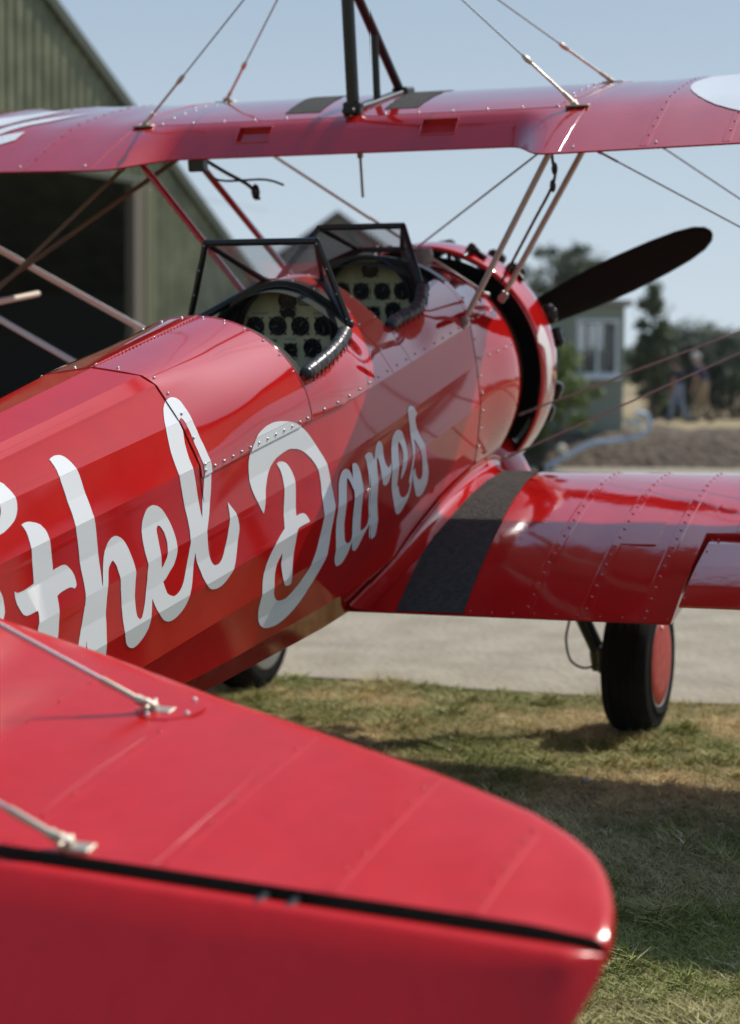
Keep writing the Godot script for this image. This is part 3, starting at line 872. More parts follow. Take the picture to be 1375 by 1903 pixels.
	lettering("D","letter_d_capital",[3979,-99,3986,-89,3995,-76,4005,-60,4014,-42,4021,-25,4026,-7,4029,13,4028,35,4025,56,4020,74,4014,86,4006,97,3996,109,3984,121,3968,134,3950,145,3930,152,3909,158,3887,162,3864,164,3842,164,3821,162,3800,159,3779,155,3758,150,3737,144,3716,136,3696,127,3677,115,3658,101,3641,85,3624,66,3607,45,3592,22,3576,-1,3563,-25,3556,-48,3551,-72,3546,-97,3542,-122,3540,-151,3539,-175,3542,-180,3545,-189,3546,-202,3548,-216,3552,-233,3557,-255,3563,-280,3570,-305,3578,-329,3588,-347,3601,-362,3617,-377,3634,-392,3653,-408,3674,-423,3696,-439,3720,-453,3744,-464,3769,-474,3793,-481,3819,-487,3845,-491,3870,-493,3894,-492,3917,-489,3939,-485,3959,-478,3974,-469,3987,-458,3997,-444,4004,-429,4009,-414,4011,-400,4010,-388,4009,-377,4007,-367,4005,-354,4004,-334,4003,-312,3998,-293,3990,-275,3982,-259,3971,-244,3960,-231,3948,-220,3940,-212,3929,-205,3915,-197,3901,-189,3883,-180,3869,-173,3866,-155,3862,-132,3858,-109,3852,-88,3848,-71,3845,-54,3843,-35,3842,-15,3843,-1,3846,12,3853,25,3860,35,3847,38,3829,36,3818,32,3806,26,3796,17,3788,6,3781,-7,3777,-20,3774,-31,3774,-44,3775,-62,3778,-86,3784,-121,3789,-151,3778,-150,3764,-150,3752,-151,3742,-153,3732,-159,3725,-166,3719,-174,3715,-181,3712,-188,3731,-189,3753,-189,3768,-190,3780,-191,3789,-193,3796,-199,3800,-213,3802,-230,3805,-247,3808,-266,3811,-285,3814,-305,3815,-326,3816,-346,3815,-361,3816,-371,3832,-372,3850,-368,3858,-362,3867,-352,3875,-336,3881,-318,3885,-300,3888,-286,3885,-268,3885,-251,3891,-253,3900,-262,3909,-271,3917,-281,3923,-294,3927,-309,3929,-325,3929,-342,3929,-357,3926,-370,3920,-381,3912,-391,3901,-400,3888,-407,3874,-411,3860,-413,3844,-415,3827,-414,3806,-408,3784,-400,3760,-388,3737,-374,3715,-361,3697,-347,3682,-330,3668,-313,3655,-296,3645,-277,3635,-252,3627,-226,3621,-201,3615,-183,3616,-178,3615,-159,3614,-134,3613,-106,3614,-79,3617,-57,3622,-38,3630,-21,3641,-5,3655,11,3671,25,3686,37,3703,46,3723,54,3744,59,3763,63,3781,64,3801,62,3821,59,3841,56,3861,51,3881,43,3898,33,3915,19,3929,3,3941,-14,3951,-31,3957,-46,3962,-61,3966,-74,3970,-85,3975,-93],[])
	lettering("a","letter_a",[3528,-228,3526,-211,3523,-190,3514,-163,3505,-136,3500,-120,3495,-107,3488,-94,3480,-84,3471,-77,3461,-72,3451,-70,3441,-71,3430,-74,3420,-79,3411,-88,3404,-97,3399,-109,3396,-118,3394,-92,3393,-66,3379,-64,3363,-67,3352,-73,3342,-81,3334,-93,3328,-107,3326,-123,3325,-138,3324,-150,3326,-164,3331,-184,3330,-209,3329,-234,3329,-259,3331,-284,3332,-305,3323,-316,3305,-315,3292,-314,3279,-311,3270,-308,3263,-302,3259,-292,3256,-283,3242,-293,3246,-302,3252,-311,3260,-316,3268,-321,3278,-328,3289,-336,3302,-348,3315,-360,3325,-369,3335,-375,3347,-378,3360,-378,3382,-368,3394,-350,3402,-334,3403,-339,3406,-346,3412,-357,3419,-370,3429,-381,3440,-391,3452,-397,3464,-400,3477,-400,3489,-398,3499,-392,3507,-383,3513,-373,3518,-361,3519,-347,3520,-330,3521,-311,3523,-290,3524,-269,3525,-251,3527,-239],[3437,-104,3429,-107,3422,-117,3415,-130,3409,-144,3403,-152,3402,-162,3407,-183,3406,-210,3405,-240,3405,-267,3405,-280,3406,-290,3405,-303,3406,-315,3411,-324,3419,-330,3431,-331,3443,-329,3457,-317,3460,-306,3462,-292,3464,-276,3466,-259,3466,-239,3466,-219,3465,-200,3464,-181,3457,-159,3450,-138,3444,-118])
	lettering("r","letter_r",[3281,-62,3273,-59,3262,-56,3240,-55,3221,-64,3214,-74,3209,-83,3203,-88,3196,-72,3187,-54,3178,-44,3169,-38,3150,-34,3134,-40,3127,-47,3121,-55,3118,-64,3118,-75,3118,-89,3117,-103,3114,-114,3110,-124,3101,-135,3093,-143,3075,-139,3066,-135,3060,-132,3062,-139,3065,-148,3070,-156,3075,-166,3079,-177,3085,-188,3092,-195,3101,-200,3124,-200,3145,-190,3153,-180,3161,-167,3162,-154,3162,-140,3162,-125,3164,-110,3167,-96,3172,-88,3183,-92,3187,-107,3191,-127,3195,-148,3199,-172,3193,-207,3187,-243,3180,-279,3174,-307,3173,-318,3173,-324,3170,-338,3169,-353,3170,-364,3175,-372,3191,-376,3211,-373,3229,-358,3237,-344,3245,-327,3249,-310,3251,-291,3256,-269,3260,-248,3263,-236,3266,-220,3270,-189,3268,-157,3264,-136,3263,-118,3263,-100,3266,-85,3273,-71],[])
	lettering("e_","letter_e",[3060,-152,3056,-135,3052,-116,3045,-97,3038,-78,3032,-63,3024,-51,3011,-40,2995,-33,2979,-30,2962,-30,2944,-35,2928,-44,2918,-54,2911,-66,2905,-79,2900,-93,2897,-107,2896,-121,2897,-133,2901,-145,2906,-159,2909,-174,2918,-187,2929,-198,2941,-207,2955,-213,2970,-219,2982,-223,2977,-236,2971,-252,2964,-264,2956,-274,2934,-288,2917,-291,2899,-291,2884,-288,2871,-282,2862,-272,2856,-260,2853,-247,2852,-233,2850,-215,2849,-202,2822,-207,2825,-223,2830,-241,2834,-253,2840,-264,2846,-276,2855,-289,2866,-301,2878,-312,2891,-322,2905,-331,2919,-339,2933,-345,2957,-346,2982,-335,2993,-326,3005,-314,3014,-298,3022,-282,3031,-266,3038,-250,3046,-231,3053,-212,3058,-195,3061,-179,3063,-166],[2963,-74,2954,-80,2947,-90,2942,-101,2939,-112,2940,-126,2944,-139,2951,-148,2959,-157,2965,-166,2973,-175,2980,-183,2987,-185,2992,-170,2991,-150,2987,-133,2983,-117,2979,-99,2975,-84,2969,-76])
	lettering("s","letter_s",[2851,19,2845,25,2837,29,2817,31,2793,21,2783,13,2774,5,2767,-3,2763,-9,2772,-14,2782,-21,2785,-31,2783,-42,2777,-57,2768,-73,2758,-88,2747,-102,2733,-118,2720,-133,2715,-145,2704,-161,2688,-186,2672,-211,2661,-230,2655,-247,2654,-262,2657,-276,2663,-290,2671,-302,2681,-314,2694,-323,2707,-328,2722,-331,2754,-327,2781,-313,2791,-303,2799,-291,2808,-275,2816,-259,2820,-248,2822,-239,2823,-227,2820,-215,2813,-207,2806,-202,2803,-213,2798,-227,2788,-239,2777,-249,2754,-262,2734,-261,2726,-254,2722,-244,2721,-234,2724,-222,2731,-202,2741,-182,2754,-164,2769,-147,2777,-135,2787,-122,2804,-105,2819,-91,2818,-104,2818,-120,2823,-134,2830,-149,2830,-170,2831,-191,2833,-209,2835,-226,2839,-241,2842,-253,2867,-247,2863,-233,2858,-214,2854,-195,2852,-176,2852,-156,2848,-138,2845,-121,2844,-104,2844,-87,2845,-69,2845,-47,2847,-27,2850,-11,2853,2,2853,12],[])

# ---------------------------------------------------------------- wings
func upper_top(ax: float) -> Array:
	# (z, y) along the top from the leading edge to the trailing edge; ax: distance from the centre line
	var t := smoothstep(0.70, 0.90, ax)
	var up := tan(deg_to_rad(1.0)) * maxf(0.0, ax - 0.95)
	var out := [Vector2(1.075, 1.000), Vector2(1.082, 1.040), Vector2(1.115, 1.074), Vector2(1.20, 1.105), Vector2(1.34, 1.127), Vector2(1.48, 1.134), Vector2(1.65, 1.131), Vector2(1.85, 1.112), Vector2(2.0, 1.093), Vector2(2.10, 1.077), Vector2(2.18, 1.058)]
	out.append(Vector2(2.213, 1.037).lerp(Vector2(2.28, 1.024), t))
	out.append(Vector2(2.243, 1.010).lerp(Vector2(2.36, 0.994), t))
	out.append(Vector2(2.275, 0.981).lerp(Vector2(2.45, 0.960), t))
	out.append(Vector2(2.330, 0.929).lerp(Vector2(2.575, 0.909), t))
	for i in out.size(): out[i].y += up
	if ax > 0.97:
		var sag := sin(PI * fposmod(ax - 0.97, 0.29) / 0.29)
		for i in range(3, 14): out[i].y -= 0.0045 * sag * sag * sin(PI * (i - 2) / 13.0)
	return out

func upper_low(ax: float) -> Array:
	var t := smoothstep(0.70, 0.90, ax)
	var up := tan(deg_to_rad(1.0)) * maxf(0.0, ax - 0.95)
	var out := [Vector2(2.330, 0.923).lerp(Vector2(2.575, 0.903), t), Vector2(2.22, 0.922).lerp(Vector2(2.35, 0.914), t), Vector2(2.0, 0.925), Vector2(1.6, 0.928), Vector2(1.3, 0.938), Vector2(1.13, 0.956), Vector2(1.085, 0.975)]
	for i in out.size(): out[i].y += up
	return out

func tip_shape(p: Vector2, ax: float, full: float, end: float, zm: float, ym: float) -> Vector2:
	if ax <= full: return p
	var f := sqrt(maxf(0.0, 1.0 - pow((ax - full) / (end - full), 2.2)))
	return Vector2(zm + (p.x - zm) * f, ym + (p.y - ym) * f)

func upper_at(x: float, z: float) -> Vector3:
	var t := upper_top(absf(x))
	for i in range(1, t.size() - 1):
		if z <= t[i + 1].x: return Vector3(x, lerpf(t[i].y, t[i + 1].y, (z - t[i].x) / (t[i + 1].x - t[i].x)), z)
	return Vector3(x, t[-1].y, z)

func upper_normal(x: float, z: float) -> Vector3:
	var a := upper_at(x, z - 0.02)
	var b := upper_at(x, z + 0.02)
	return Vector3(0, b.z - a.z, a.y - b.y).normalized()

const SLOTS := [0.318, 0.462]
func build_upper_wing():
	var xs := []
	for x in steps(0, 2.3, 92): xs.append(x)
	xs.append_array([SLOTS[0], SLOTS[1]])
	for x in steps(2.4, 4.2, 12): xs.append(x)
	for x in steps(4.3, 4.88, 8): xs.append(x)
	xs.sort()
	var all := []
	for i in range(xs.size() - 1, 0, -1): all.append(-xs[i])
	all.append_array(xs)
	var st := mb()
	var prev: PackedVector3Array
	for i in all.size():
		var x: float = all[i]
		var row := PackedVector3Array()
		for p in upper_top(absf(x)) + upper_low(absf(x)):
			var q := tip_shape(p, absf(x), 4.2, 4.89, 1.75, 1.02)
			row.append(Vector3(x, q.y, q.x))
		if i:
			var n := row.size()
			var mx: float = absf(all[i] + all[i - 1]) / 2
			var slot := mx > SLOTS[0] and mx < SLOTS[1]
			for j in n:
				if slot and j in [11, 12]: continue
				var k := (j + 1) % n
				var g := 1 if j < 14 else 2
				if prev[j].distance_squared_to(prev[k]) > 1e-10: tri(st, prev[j], row[j], row[k], g)
				if row[j].distance_squared_to(row[k]) > 1e-10: tri(st, prev[j], row[k], prev[k], g)
		prev = row
	var wing := obj("upper_wing", st, M.red_wing, plane)
	tag(wing, "red fabric upper wing spanning above the cockpits")
	# handhold slots let into the trailing edge of the centre section
	for s in [1.0, -1.0]:
		st = mb()
		var rim := []
		var xm: float = (SLOTS[0] + SLOTS[1]) / 2 * s
		var hw: float = (SLOTS[1] - SLOTS[0]) / 2
		var a := Vector3(xm, 1.037, 2.213); var b := Vector3(xm, 0.981, 2.275)
		for k in 25:
			var t := TAU * k / 24
			var cx := clampf(cos(t) * 1.6, -1, 1); var cy := clampf(sin(t) * 1.6, -1, 1)
			rim.append((a + b) / 2 + Vector3(hw * cx, 0, 0) + (b - a) / 2 * cy + Vector3(0, 0.001, 0.001))
		tube(st, rim, 0.0028, 6)
		var d := (b - a).cross(Vector3.RIGHT).normalized() * 0.016
		if d.y > 0: d = -d
		var c := [a + Vector3(hw, 0, 0), b + Vector3(hw, 0, 0), b - Vector3(hw, 0, 0), a - Vector3(hw, 0, 0)]
		for k in 4: quad(st, c[k], c[(k + 1) % 4], c[(k + 1) % 4] + d, c[k] + d)
		quad(st, c[0] + d, c[1] + d, c[2] + d, c[3] + d)
		obj("handhold", st, M.red_metal, wing)
	# sheet over the centre section, its screws, the wing joints and the rib tapes
	st = mb()
	var rows := []
	for z in [1.12, 1.2, 1.34, 1.48, 1.65, 1.85, 2.0, 2.1, 2.175]:
		var row := PackedVector3Array()
		for x in steps(-0.86, 0.86, 20): row.append(upper_at(x, z) + upper_normal(x, z) * 0.002)
		rows.append(row)
	grid(st, rows, 1)
	for e in [0, 20]:
		for i in rows.size() - 1: quad(st, rows[i][e], rows[i + 1][e], rows[i + 1][e] - Vector3(0, 0.004, 0), rows[i][e] - Vector3(0, 0.004, 0), 5)
	for i in 20: quad(st, rows[-1][i], rows[-1][i + 1], rows[-1][i + 1] - Vector3(0, 0.004, 0), rows[-1][i] - Vector3(0, 0.004, 0), 6)
	obj("centre_cover", st, M.red_metal, wing)
	var sc := mb()
	for i in 13:
		var x := -0.84 + i * 0.14
		screw(sc, upper_at(x, 2.160) + upper_normal(x, 2.16) * 0.002, upper_normal(x, 2.16), 0.005)
	for s in [1.0, -1.0]:
		for i in 9: screw(sc, upper_at(s * 0.845, 1.25 + i * 0.1) + upper_normal(s * 0.845, 1.25 + i * 0.1) * 0.002, upper_normal(s * 0.8, 1.25 + i * 0.1), 0.005)
		for i in 4: screw(sc, upper_at(s * (1.0 + i * 0.3), 2.54) + Vector3(0, 0.001, 0), Vector3(0, 1, 0.4), 0.005)
	tag(obj("cover_screws", sc, M.steel, wing), "", "", "", "stuff")
	for s in [1.0, -1.0]:
		st = mb()
		var line := []
		for z in [1.10, 1.2, 1.34, 1.48, 1.65, 1.85, 2.0, 2.18, 2.3, 2.45, 2.565]: line.append(upper_at(s * 0.955, z) + Vector3(0, 0.0003, 0))
		tube(st, line, 0.0024, 6)
		obj("wing_joint", st, M.red_wing, wing)
		st = mb()
		for k in 5:
			var x: float = s * (0.97 + 0.29 * k)
			if k == 0: continue
			var r0 := []
			for z in steps(1.12, 2.56, 20):
				var n := upper_normal(x, z)
				r0.append(PackedVector3Array([upper_at(x - 0.017, z), upper_at(x - 0.012, z) + n * 0.0008, upper_at(x + 0.012, z) + n * 0.0008, upper_at(x + 0.017, z)]))
			grid(st, r0, -2)
			for i in 18:
				var z := 1.25 + i * 0.072
				ball(st, at(upper_at(x, z) + upper_normal(x, z) * 0.001), Vector3(0.004, 0.0022, 0.010), 6)
		tag(obj("rib_tape", st, M.red_wing, wing), "", "", "", "stuff")
	# grip strips, roundel and the strokes of lettering on the port panel: (x, z) outlines laid on the top
	for s in [[-0.316, -0.162, -0.442, -0.277], [0.109, 0.252, 0.025, 0.185]]:
		st = mb()
		rows = []
		for z in steps(1.36, 2.09, 12):
			var f: float = (z - 1.5) / 0.6
			var row := PackedVector3Array()
			for x in steps(lerpf(s[2], s[0], f), lerpf(s[3], s[1], f), 4): row.append(upper_at(x, z) + upper_normal(x, z) * 0.0042)
			rows.append(row)
		grid(st, rows, 1)
		obj("grip_strip", st, M.grip, wing)
	var disc := PackedVector2Array()
	for k in 48: disc.append(Vector2(1.85 + cos(TAU * k / 48) * 0.56, 1.85 + sin(TAU * k / 48) * 0.56))
	obj("white_disc", on_top(disc), M.white_paint, wing)
	for q in [[Vector2(-1.54, 1.74), Vector2(-1.64, 1.72), Vector2(-1.80, 1.95), Vector2(-2.1, 2.3), Vector2(-2.0, 2.4), Vector2(-1.66, 2.10), Vector2(-1.56, 1.88)], [Vector2(-1.365, 1.78), Vector2(-1.498, 1.96), Vector2(-1.625, 2.15), Vector2(-1.8, 2.4), Vector2(-1.72, 2.45), Vector2(-1.59, 2.23), Vector2(-1.458, 2.03)], [Vector2(-1.477, 2.195), Vector2(-1.57, 2.24), Vector2(-1.8, 2.42), Vector2(-1.75, 2.5), Vector2(-1.529, 2.34), Vector2(-1.474, 2.285)]]:
		obj("lettering_stroke", on_top(PackedVector2Array(q)), M.white_paint, wing)
	# pitot-like rod and a cable clip under the trailing edge
	st = mb()
	rod(st, Vector3(0, 0.93, 2.09), Vector3(0, 0.74, 2.085), 0.006)
	box(st, at(Vector3(0, 0.91, 2.09)), Vector3(0.02, 0.03, 0.02), 0.003)
	obj("hanging_rod", st, M.dull_steel, wing)
	st = mb()
	box(st, at(Vector3(-0.62, 0.90, 2.30)), Vector3(0.07, 0.05, 0.05), 0.006)
	tube(st, smooth_curve([Vector3(-0.60, 0.89, 2.31), Vector3(-0.5, 0.84, 2.35), Vector3(-0.38, 0.83, 2.2), Vector3(-0.34, 0.80, 2.1)], 16), 0.005, 6)
	obj("cable_clip", st, M.black_paint, wing)

func on_top(poly: PackedVector2Array) -> SurfaceTool:
	var st := mb()
	var lo := Vector2(9, 9); var hi := -lo
	for v in poly: lo = lo.min(v); hi = hi.max(v)
	var cell := Vector2(0.029, 0.05)
	for i in int((hi.x - lo.x) / cell.x) + 1:
		for j in int((hi.y - lo.y) / cell.y) + 1:
			var c := lo + Vector2(i, j) * cell
			for r in Geometry2D.intersect_polygons(poly, PackedVector2Array([c, c + Vector2(cell.x, 0), c + cell, c + Vector2(0, cell.y)])):
				var idx := Geometry2D.triangulate_polygon(r)
				for k in idx.size() / 3:
					var v := []
					for m in 3:
						var q: Vector2 = r[idx[k * 3 + m]]
						v.append(upper_at(q.x, q.y) + upper_normal(q.x, q.y) * 0.0032)
					tri(st, v[0], v[1], v[2], 1)
	return st

const LOW_TOP := [Vector2(1.655, -0.550), Vector2(1.662, -0.515), Vector2(1.69, -0.485), Vector2(1.74, -0.460), Vector2(1.81, -0.442), Vector2(1.9, -0.431), Vector2(2.1, -0.423), Vector2(2.3, -0.437), Vector2(2.45, -0.458), Vector2(2.6, -0.486), Vector2(2.7, -0.507), Vector2(2.9, -0.558), Vector2(3.05, -0.604), Vector2(3.19, -0.653)]
const LOW_BOTTOM := [Vector2(3.19, -0.659), Vector2(2.9, -0.652), Vector2(2.6, -0.638), Vector2(2.3, -0.624), Vector2(1.95, -0.612), Vector2(1.76, -0.598), Vector2(1.68, -0.576)]
const LOW_RIBS := [0.96, 1.17, 1.38, 1.60, 1.85]

func low_y(x: float, z: float) -> float:
	for i in range(1, LOW_TOP.size() - 1):
		if z <= LOW_TOP[i + 1].x: return lerpf(LOW_TOP[i].y, LOW_TOP[i + 1].y, (z - LOW_TOP[i].x) / (LOW_TOP[i + 1].x - LOW_TOP[i].x)) + 0.02 * absf(x)
	return LOW_TOP[-1].y + 0.02 * absf(x)

func low_at(x: float, z: float) -> Vector3: return Vector3(x, low_y(x, z), z)

func low_normal(z: float) -> Vector3: return Vector3(0, 0.06, low_y(0, z - 0.03) - low_y(0, z + 0.03)).normalized()

func build_lower_wing(s: float):
	var xs := [0.20, 0.30, 0.40, 0.50, 0.62, 0.76, 0.86]
	for x in steps(0.96, 2.3, 40): xs.append(x)
	xs.append_array([1.475, 1.4751, 2.6, 3.0, 3.4, 3.8, 4.15, 4.1501, 4.3, 4.5, 4.62, 4.72, 4.78])
	xs.sort()
	var st := mb()
	var prev: PackedVector3Array
	for i in xs.size():
		var x: float = xs[i]
		var cut := x > 1.475 and x <= 4.15
		var row := PackedVector3Array()
		for p in LOW_TOP + LOW_BOTTOM:
			var q: Vector2 = p
			if cut and q.x > 2.6: q = Vector2(2.6, -0.486 if p.y > -0.57 and p.x < 2.8 else (-0.486 if LOW_TOP.has(p) else -0.638))
			if x > 0.97 and LOW_TOP.has(p):
				var w := sin(PI * fposmod(x - 0.96, 0.213) / 0.213)
				q.y -= 0.003 * w * w * smoothstep(1.7, 2.0, q.x) * smoothstep(3.19, 2.9, q.x)
			q = tip_shape(q, x, 4.15, 4.79, 2.4, -0.53)
			row.append(Vector3(x * s, q.y + 0.02 * x, q.x))
		if i:
			var n := row.size()
			for j in n:
				var k := (j + 1) % n
				var g := 1 if j < 13 else 2
				if absf(x - xs[i - 1]) < 0.001: g = 7
				tri(st, prev[j], row[j], row[k], g)
				tri(st, prev[j], row[k], prev[k], g)
		prev = row
	fan(st, prev)
	var wing := obj("lower_wing", st, M.red_wing, plane)
	tag(wing, "red lower starboard wing with black walkway strip" if s > 0 else "red lower port wing")
	# root fillet
	st = mb()
	var rows := []
	for z in steps(1.70, 3.20, 22):
		var sec := section(z)
		var wy := low_y(0.4, z)
		var row := PackedVector3Array()
		var h := lerpf(0.075, 0.03, (z - 1.7) / 1.5)
		var fx := fuselage_x(z, wy + h) + 0.004
		var fx2 := fuselage_x(z, wy) + 0.004
		for k in 7:
			var t := k / 6.0
			var p := Vector3(fx, wy + h, z).bezier_interpolate(Vector3(fx2 + 0.008, wy + h * 0.45, z), Vector3(fx2 + 0.02, wy + 0.008, z), Vector3(maxf(fx2 + 0.075, 0.395), wy + 0.0035, z), t)
			p.x *= s
			row.append(p)
		rows.append(row)
	grid(st, rows, 1)
	obj("root_fillet", st, M.red_metal, wing)
	# walkway strip
	st = mb()
	rows = []
	for z in steps(1.672, 3.186, 40):
		var f: float = (z - 1.72) / 1.47
		var row := PackedVector3Array()
		for x in steps(lerpf(0.372, 0.488, f), lerpf(0.612, 0.741, f), 4): row.append((low_at(x, z) + low_normal(z) * 0.003) * Vector3(s, 1, 1))
		rows.append(row)
	grid(st, rows, 1)
	obj("walkway_strip", st, M.grip, wing)
	# rib tapes with their stitching, an inspection hatch
	st = mb()
	for x in LOW_RIBS:
		var r0 := []
		var zend := 3.17 if x < 1.475 else 2.59
		for z in steps(1.70, zend, 20):
			var n := low_normal(z)
			var row := PackedVector3Array([low_at(x - 0.021, z), low_at(x - 0.016, z) + n * 0.0010, low_at(x + 0.016, z) + n * 0.0010, low_at(x + 0.021, z)])
			for i in 4: row[i].x *= s
			r0.append(row)
		grid(st, r0, -2)
		var z := 1.84
		while z < zend - 0.03:
			ball(st, Transform3D(Basis(Vector3.UP, 0.5), (low_at(x, z) + low_normal(z) * 0.0012) * Vector3(s, 1, 1)), Vector3(0.0052, 0.0026, 0.012), 8)
			z += 0.068
	for z in [3.172]:
		for x in steps(0.76, 1.46, 9): ball(st, at((low_at(x, z) + Vector3(0, 0.0015, 0)) * Vector3(s, 1, 1)), Vector3(0.006, 0.003, 0.005), 6)
	tag(obj("rib_stitching", st, M.red_wing, wing), "", "", "", "stuff")
	st = mb()
	rows = []
	for z in steps(2.43, 2.71, 6):
		var row := PackedVector3Array()
		for x in steps(1.185, 1.315, 3): row.append((low_at(x, z) + low_normal(z) * 0.0026) * Vector3(s, 1, 1))
		rows.append(row)
	grid(st, rows, 1)
	for e in [0, 3]:
		for i in 6: quad(st, rows[i][e], rows[i + 1][e], rows[i + 1][e] - Vector3(0, 0.004, 0), rows[i][e] - Vector3(0, 0.004, 0), 3)
	quad(st, rows[-1][0], rows[-1][3], rows[-1][3] - Vector3(0, 0.004, 0), rows[-1][0] - Vector3(0, 0.004, 0), 4)
	obj("inspection_hatch", st, M.red_metal, wing)
	# aileron, a little raised
	st = mb()
	rows = []
	var lift := deg_to_rad(6.5)
	for x in [1.502, 1.51, 1.7, 1.9, 2.1, 2.3, 2.7, 3.1, 3.5, 3.9, 4.13]:
		var row := PackedVector3Array()
		var piv := Vector2(2.64, -0.565)
		for p in [Vector2(2.622, -0.565), Vector2(2.625, -0.53), Vector2(2.64, -0.504), Vector2(2.70, -0.509), Vector2(2.9, -0.559), Vector2(3.05, -0.605), Vector2(3.19, -0.653), Vector2(3.19, -0.661), Vector2(2.9, -0.650), Vector2(2.66, -0.632), Vector2(2.63, -0.605)]:
			var d: Vector2 = p - piv
			var q := piv + Vector2(d.x * cos(lift) + d.y * sin(lift) * 0.0, d.y + d.x * sin(lift))
			row.append(Vector3(x * s, q.y + 0.02 * x, q.x))
		rows.append(row)
	grid(st, rows, -2, true)
	fan(st, rows[0]); fan(st, rows[-1], true)
	var ail := obj("aileron", st, M.red_wing, plane)
	st = mb()
	for x in steps(1.53, 2.3, 8): ball(st, at(Vector3(x * s, -0.504 + 0.02 * x + 0.006, 2.66)), Vector3(0.006, 0.003, 0.006), 6)
	for i in 6: ball(st, at(Vector3(1.512 * s, lerpf(-0.495, -0.575, i / 5.0) + 0.03, lerpf(2.68, 3.15, i / 5.0))), Vector3(0.004, 0.004, 0.006), 6)
	tag(obj("edge_stitching", st, M.red_wing, ail), "", "", "", "stuff")

func fuselage_x(z: float, y: float) -> float:
	var s := section(z)
	for i in s.size() - 1:
		if y <= s[i].y and y >= s[i + 1].y: return lerpf(s[i].x, s[i + 1].x, (y - s[i].y) / (s[i + 1].y - s[i].y))
	return 0.0

# ---------------------------------------------------------------- struts, wires, rig
func fitting(st: SurfaceTool, p: Vector3, dir: Vector3, k := 1.0):
	rod(st, p, p + dir * 0.06 * k, 0.0065 * k, 8)
	rod(st, p + dir * 0.05 * k, p + dir * 0.13 * k, 0.0045 * k, 8)
	box(st, aim(p + dir * 0.012 * k, dir), Vector3(0.022, 0.026, 0.012) * k, 0.003)
	var side := dir.cross(Vector3(0.3, 1, 0.2)).normalized()
	rod(st, p + dir * 0.016 * k - side * 0.014 * k, p + dir * 0.016 * k + side * 0.014 * k, 0.006 * k, 8)

func wire(called: String, a: Vector3, b: Vector3, r := 0.004, m: Material = null, ends := true):
	var st := mb()
	rod(st, a, b, r, 8, 0.5, Vector3.UP)
	var o := obj(called, st, m if m else M.steel, plane)
	if ends:
		st = mb()
		var d := (b - a).normalized()
		fitting(st, a, d)
		obj("wire_end", st, M.dull_steel, o)
		st = mb()
		fitting(st, b, -d)
		obj("wire_end", st, M.dull_steel, o)

func strut(called: String, a: Vector3, b: Vector3, w: float, m: Material):
	var st := mb()
	var t := (b - a).normalized()
	tube(st, [a, a.lerp(b, 0.04), a.lerp(b, 0.1), a.lerp(b, 0.9), a.lerp(b, 0.96), b], w, 14, 0.42, Vector3.BACK, [w * 0.5, w * 0.6, w, w, w * 0.6, w * 0.5])
	var o := obj(called, st, m, plane)
	st = mb()
	box(st, aim(a, t), Vector3(0.022, 0.05, 0.03), 0.004)
	rod(st, a - Vector3(0.02, 0, 0), a + Vector3(0.02, 0, 0), 0.007)
	obj("strut_lug", st, M.dull_steel, o)

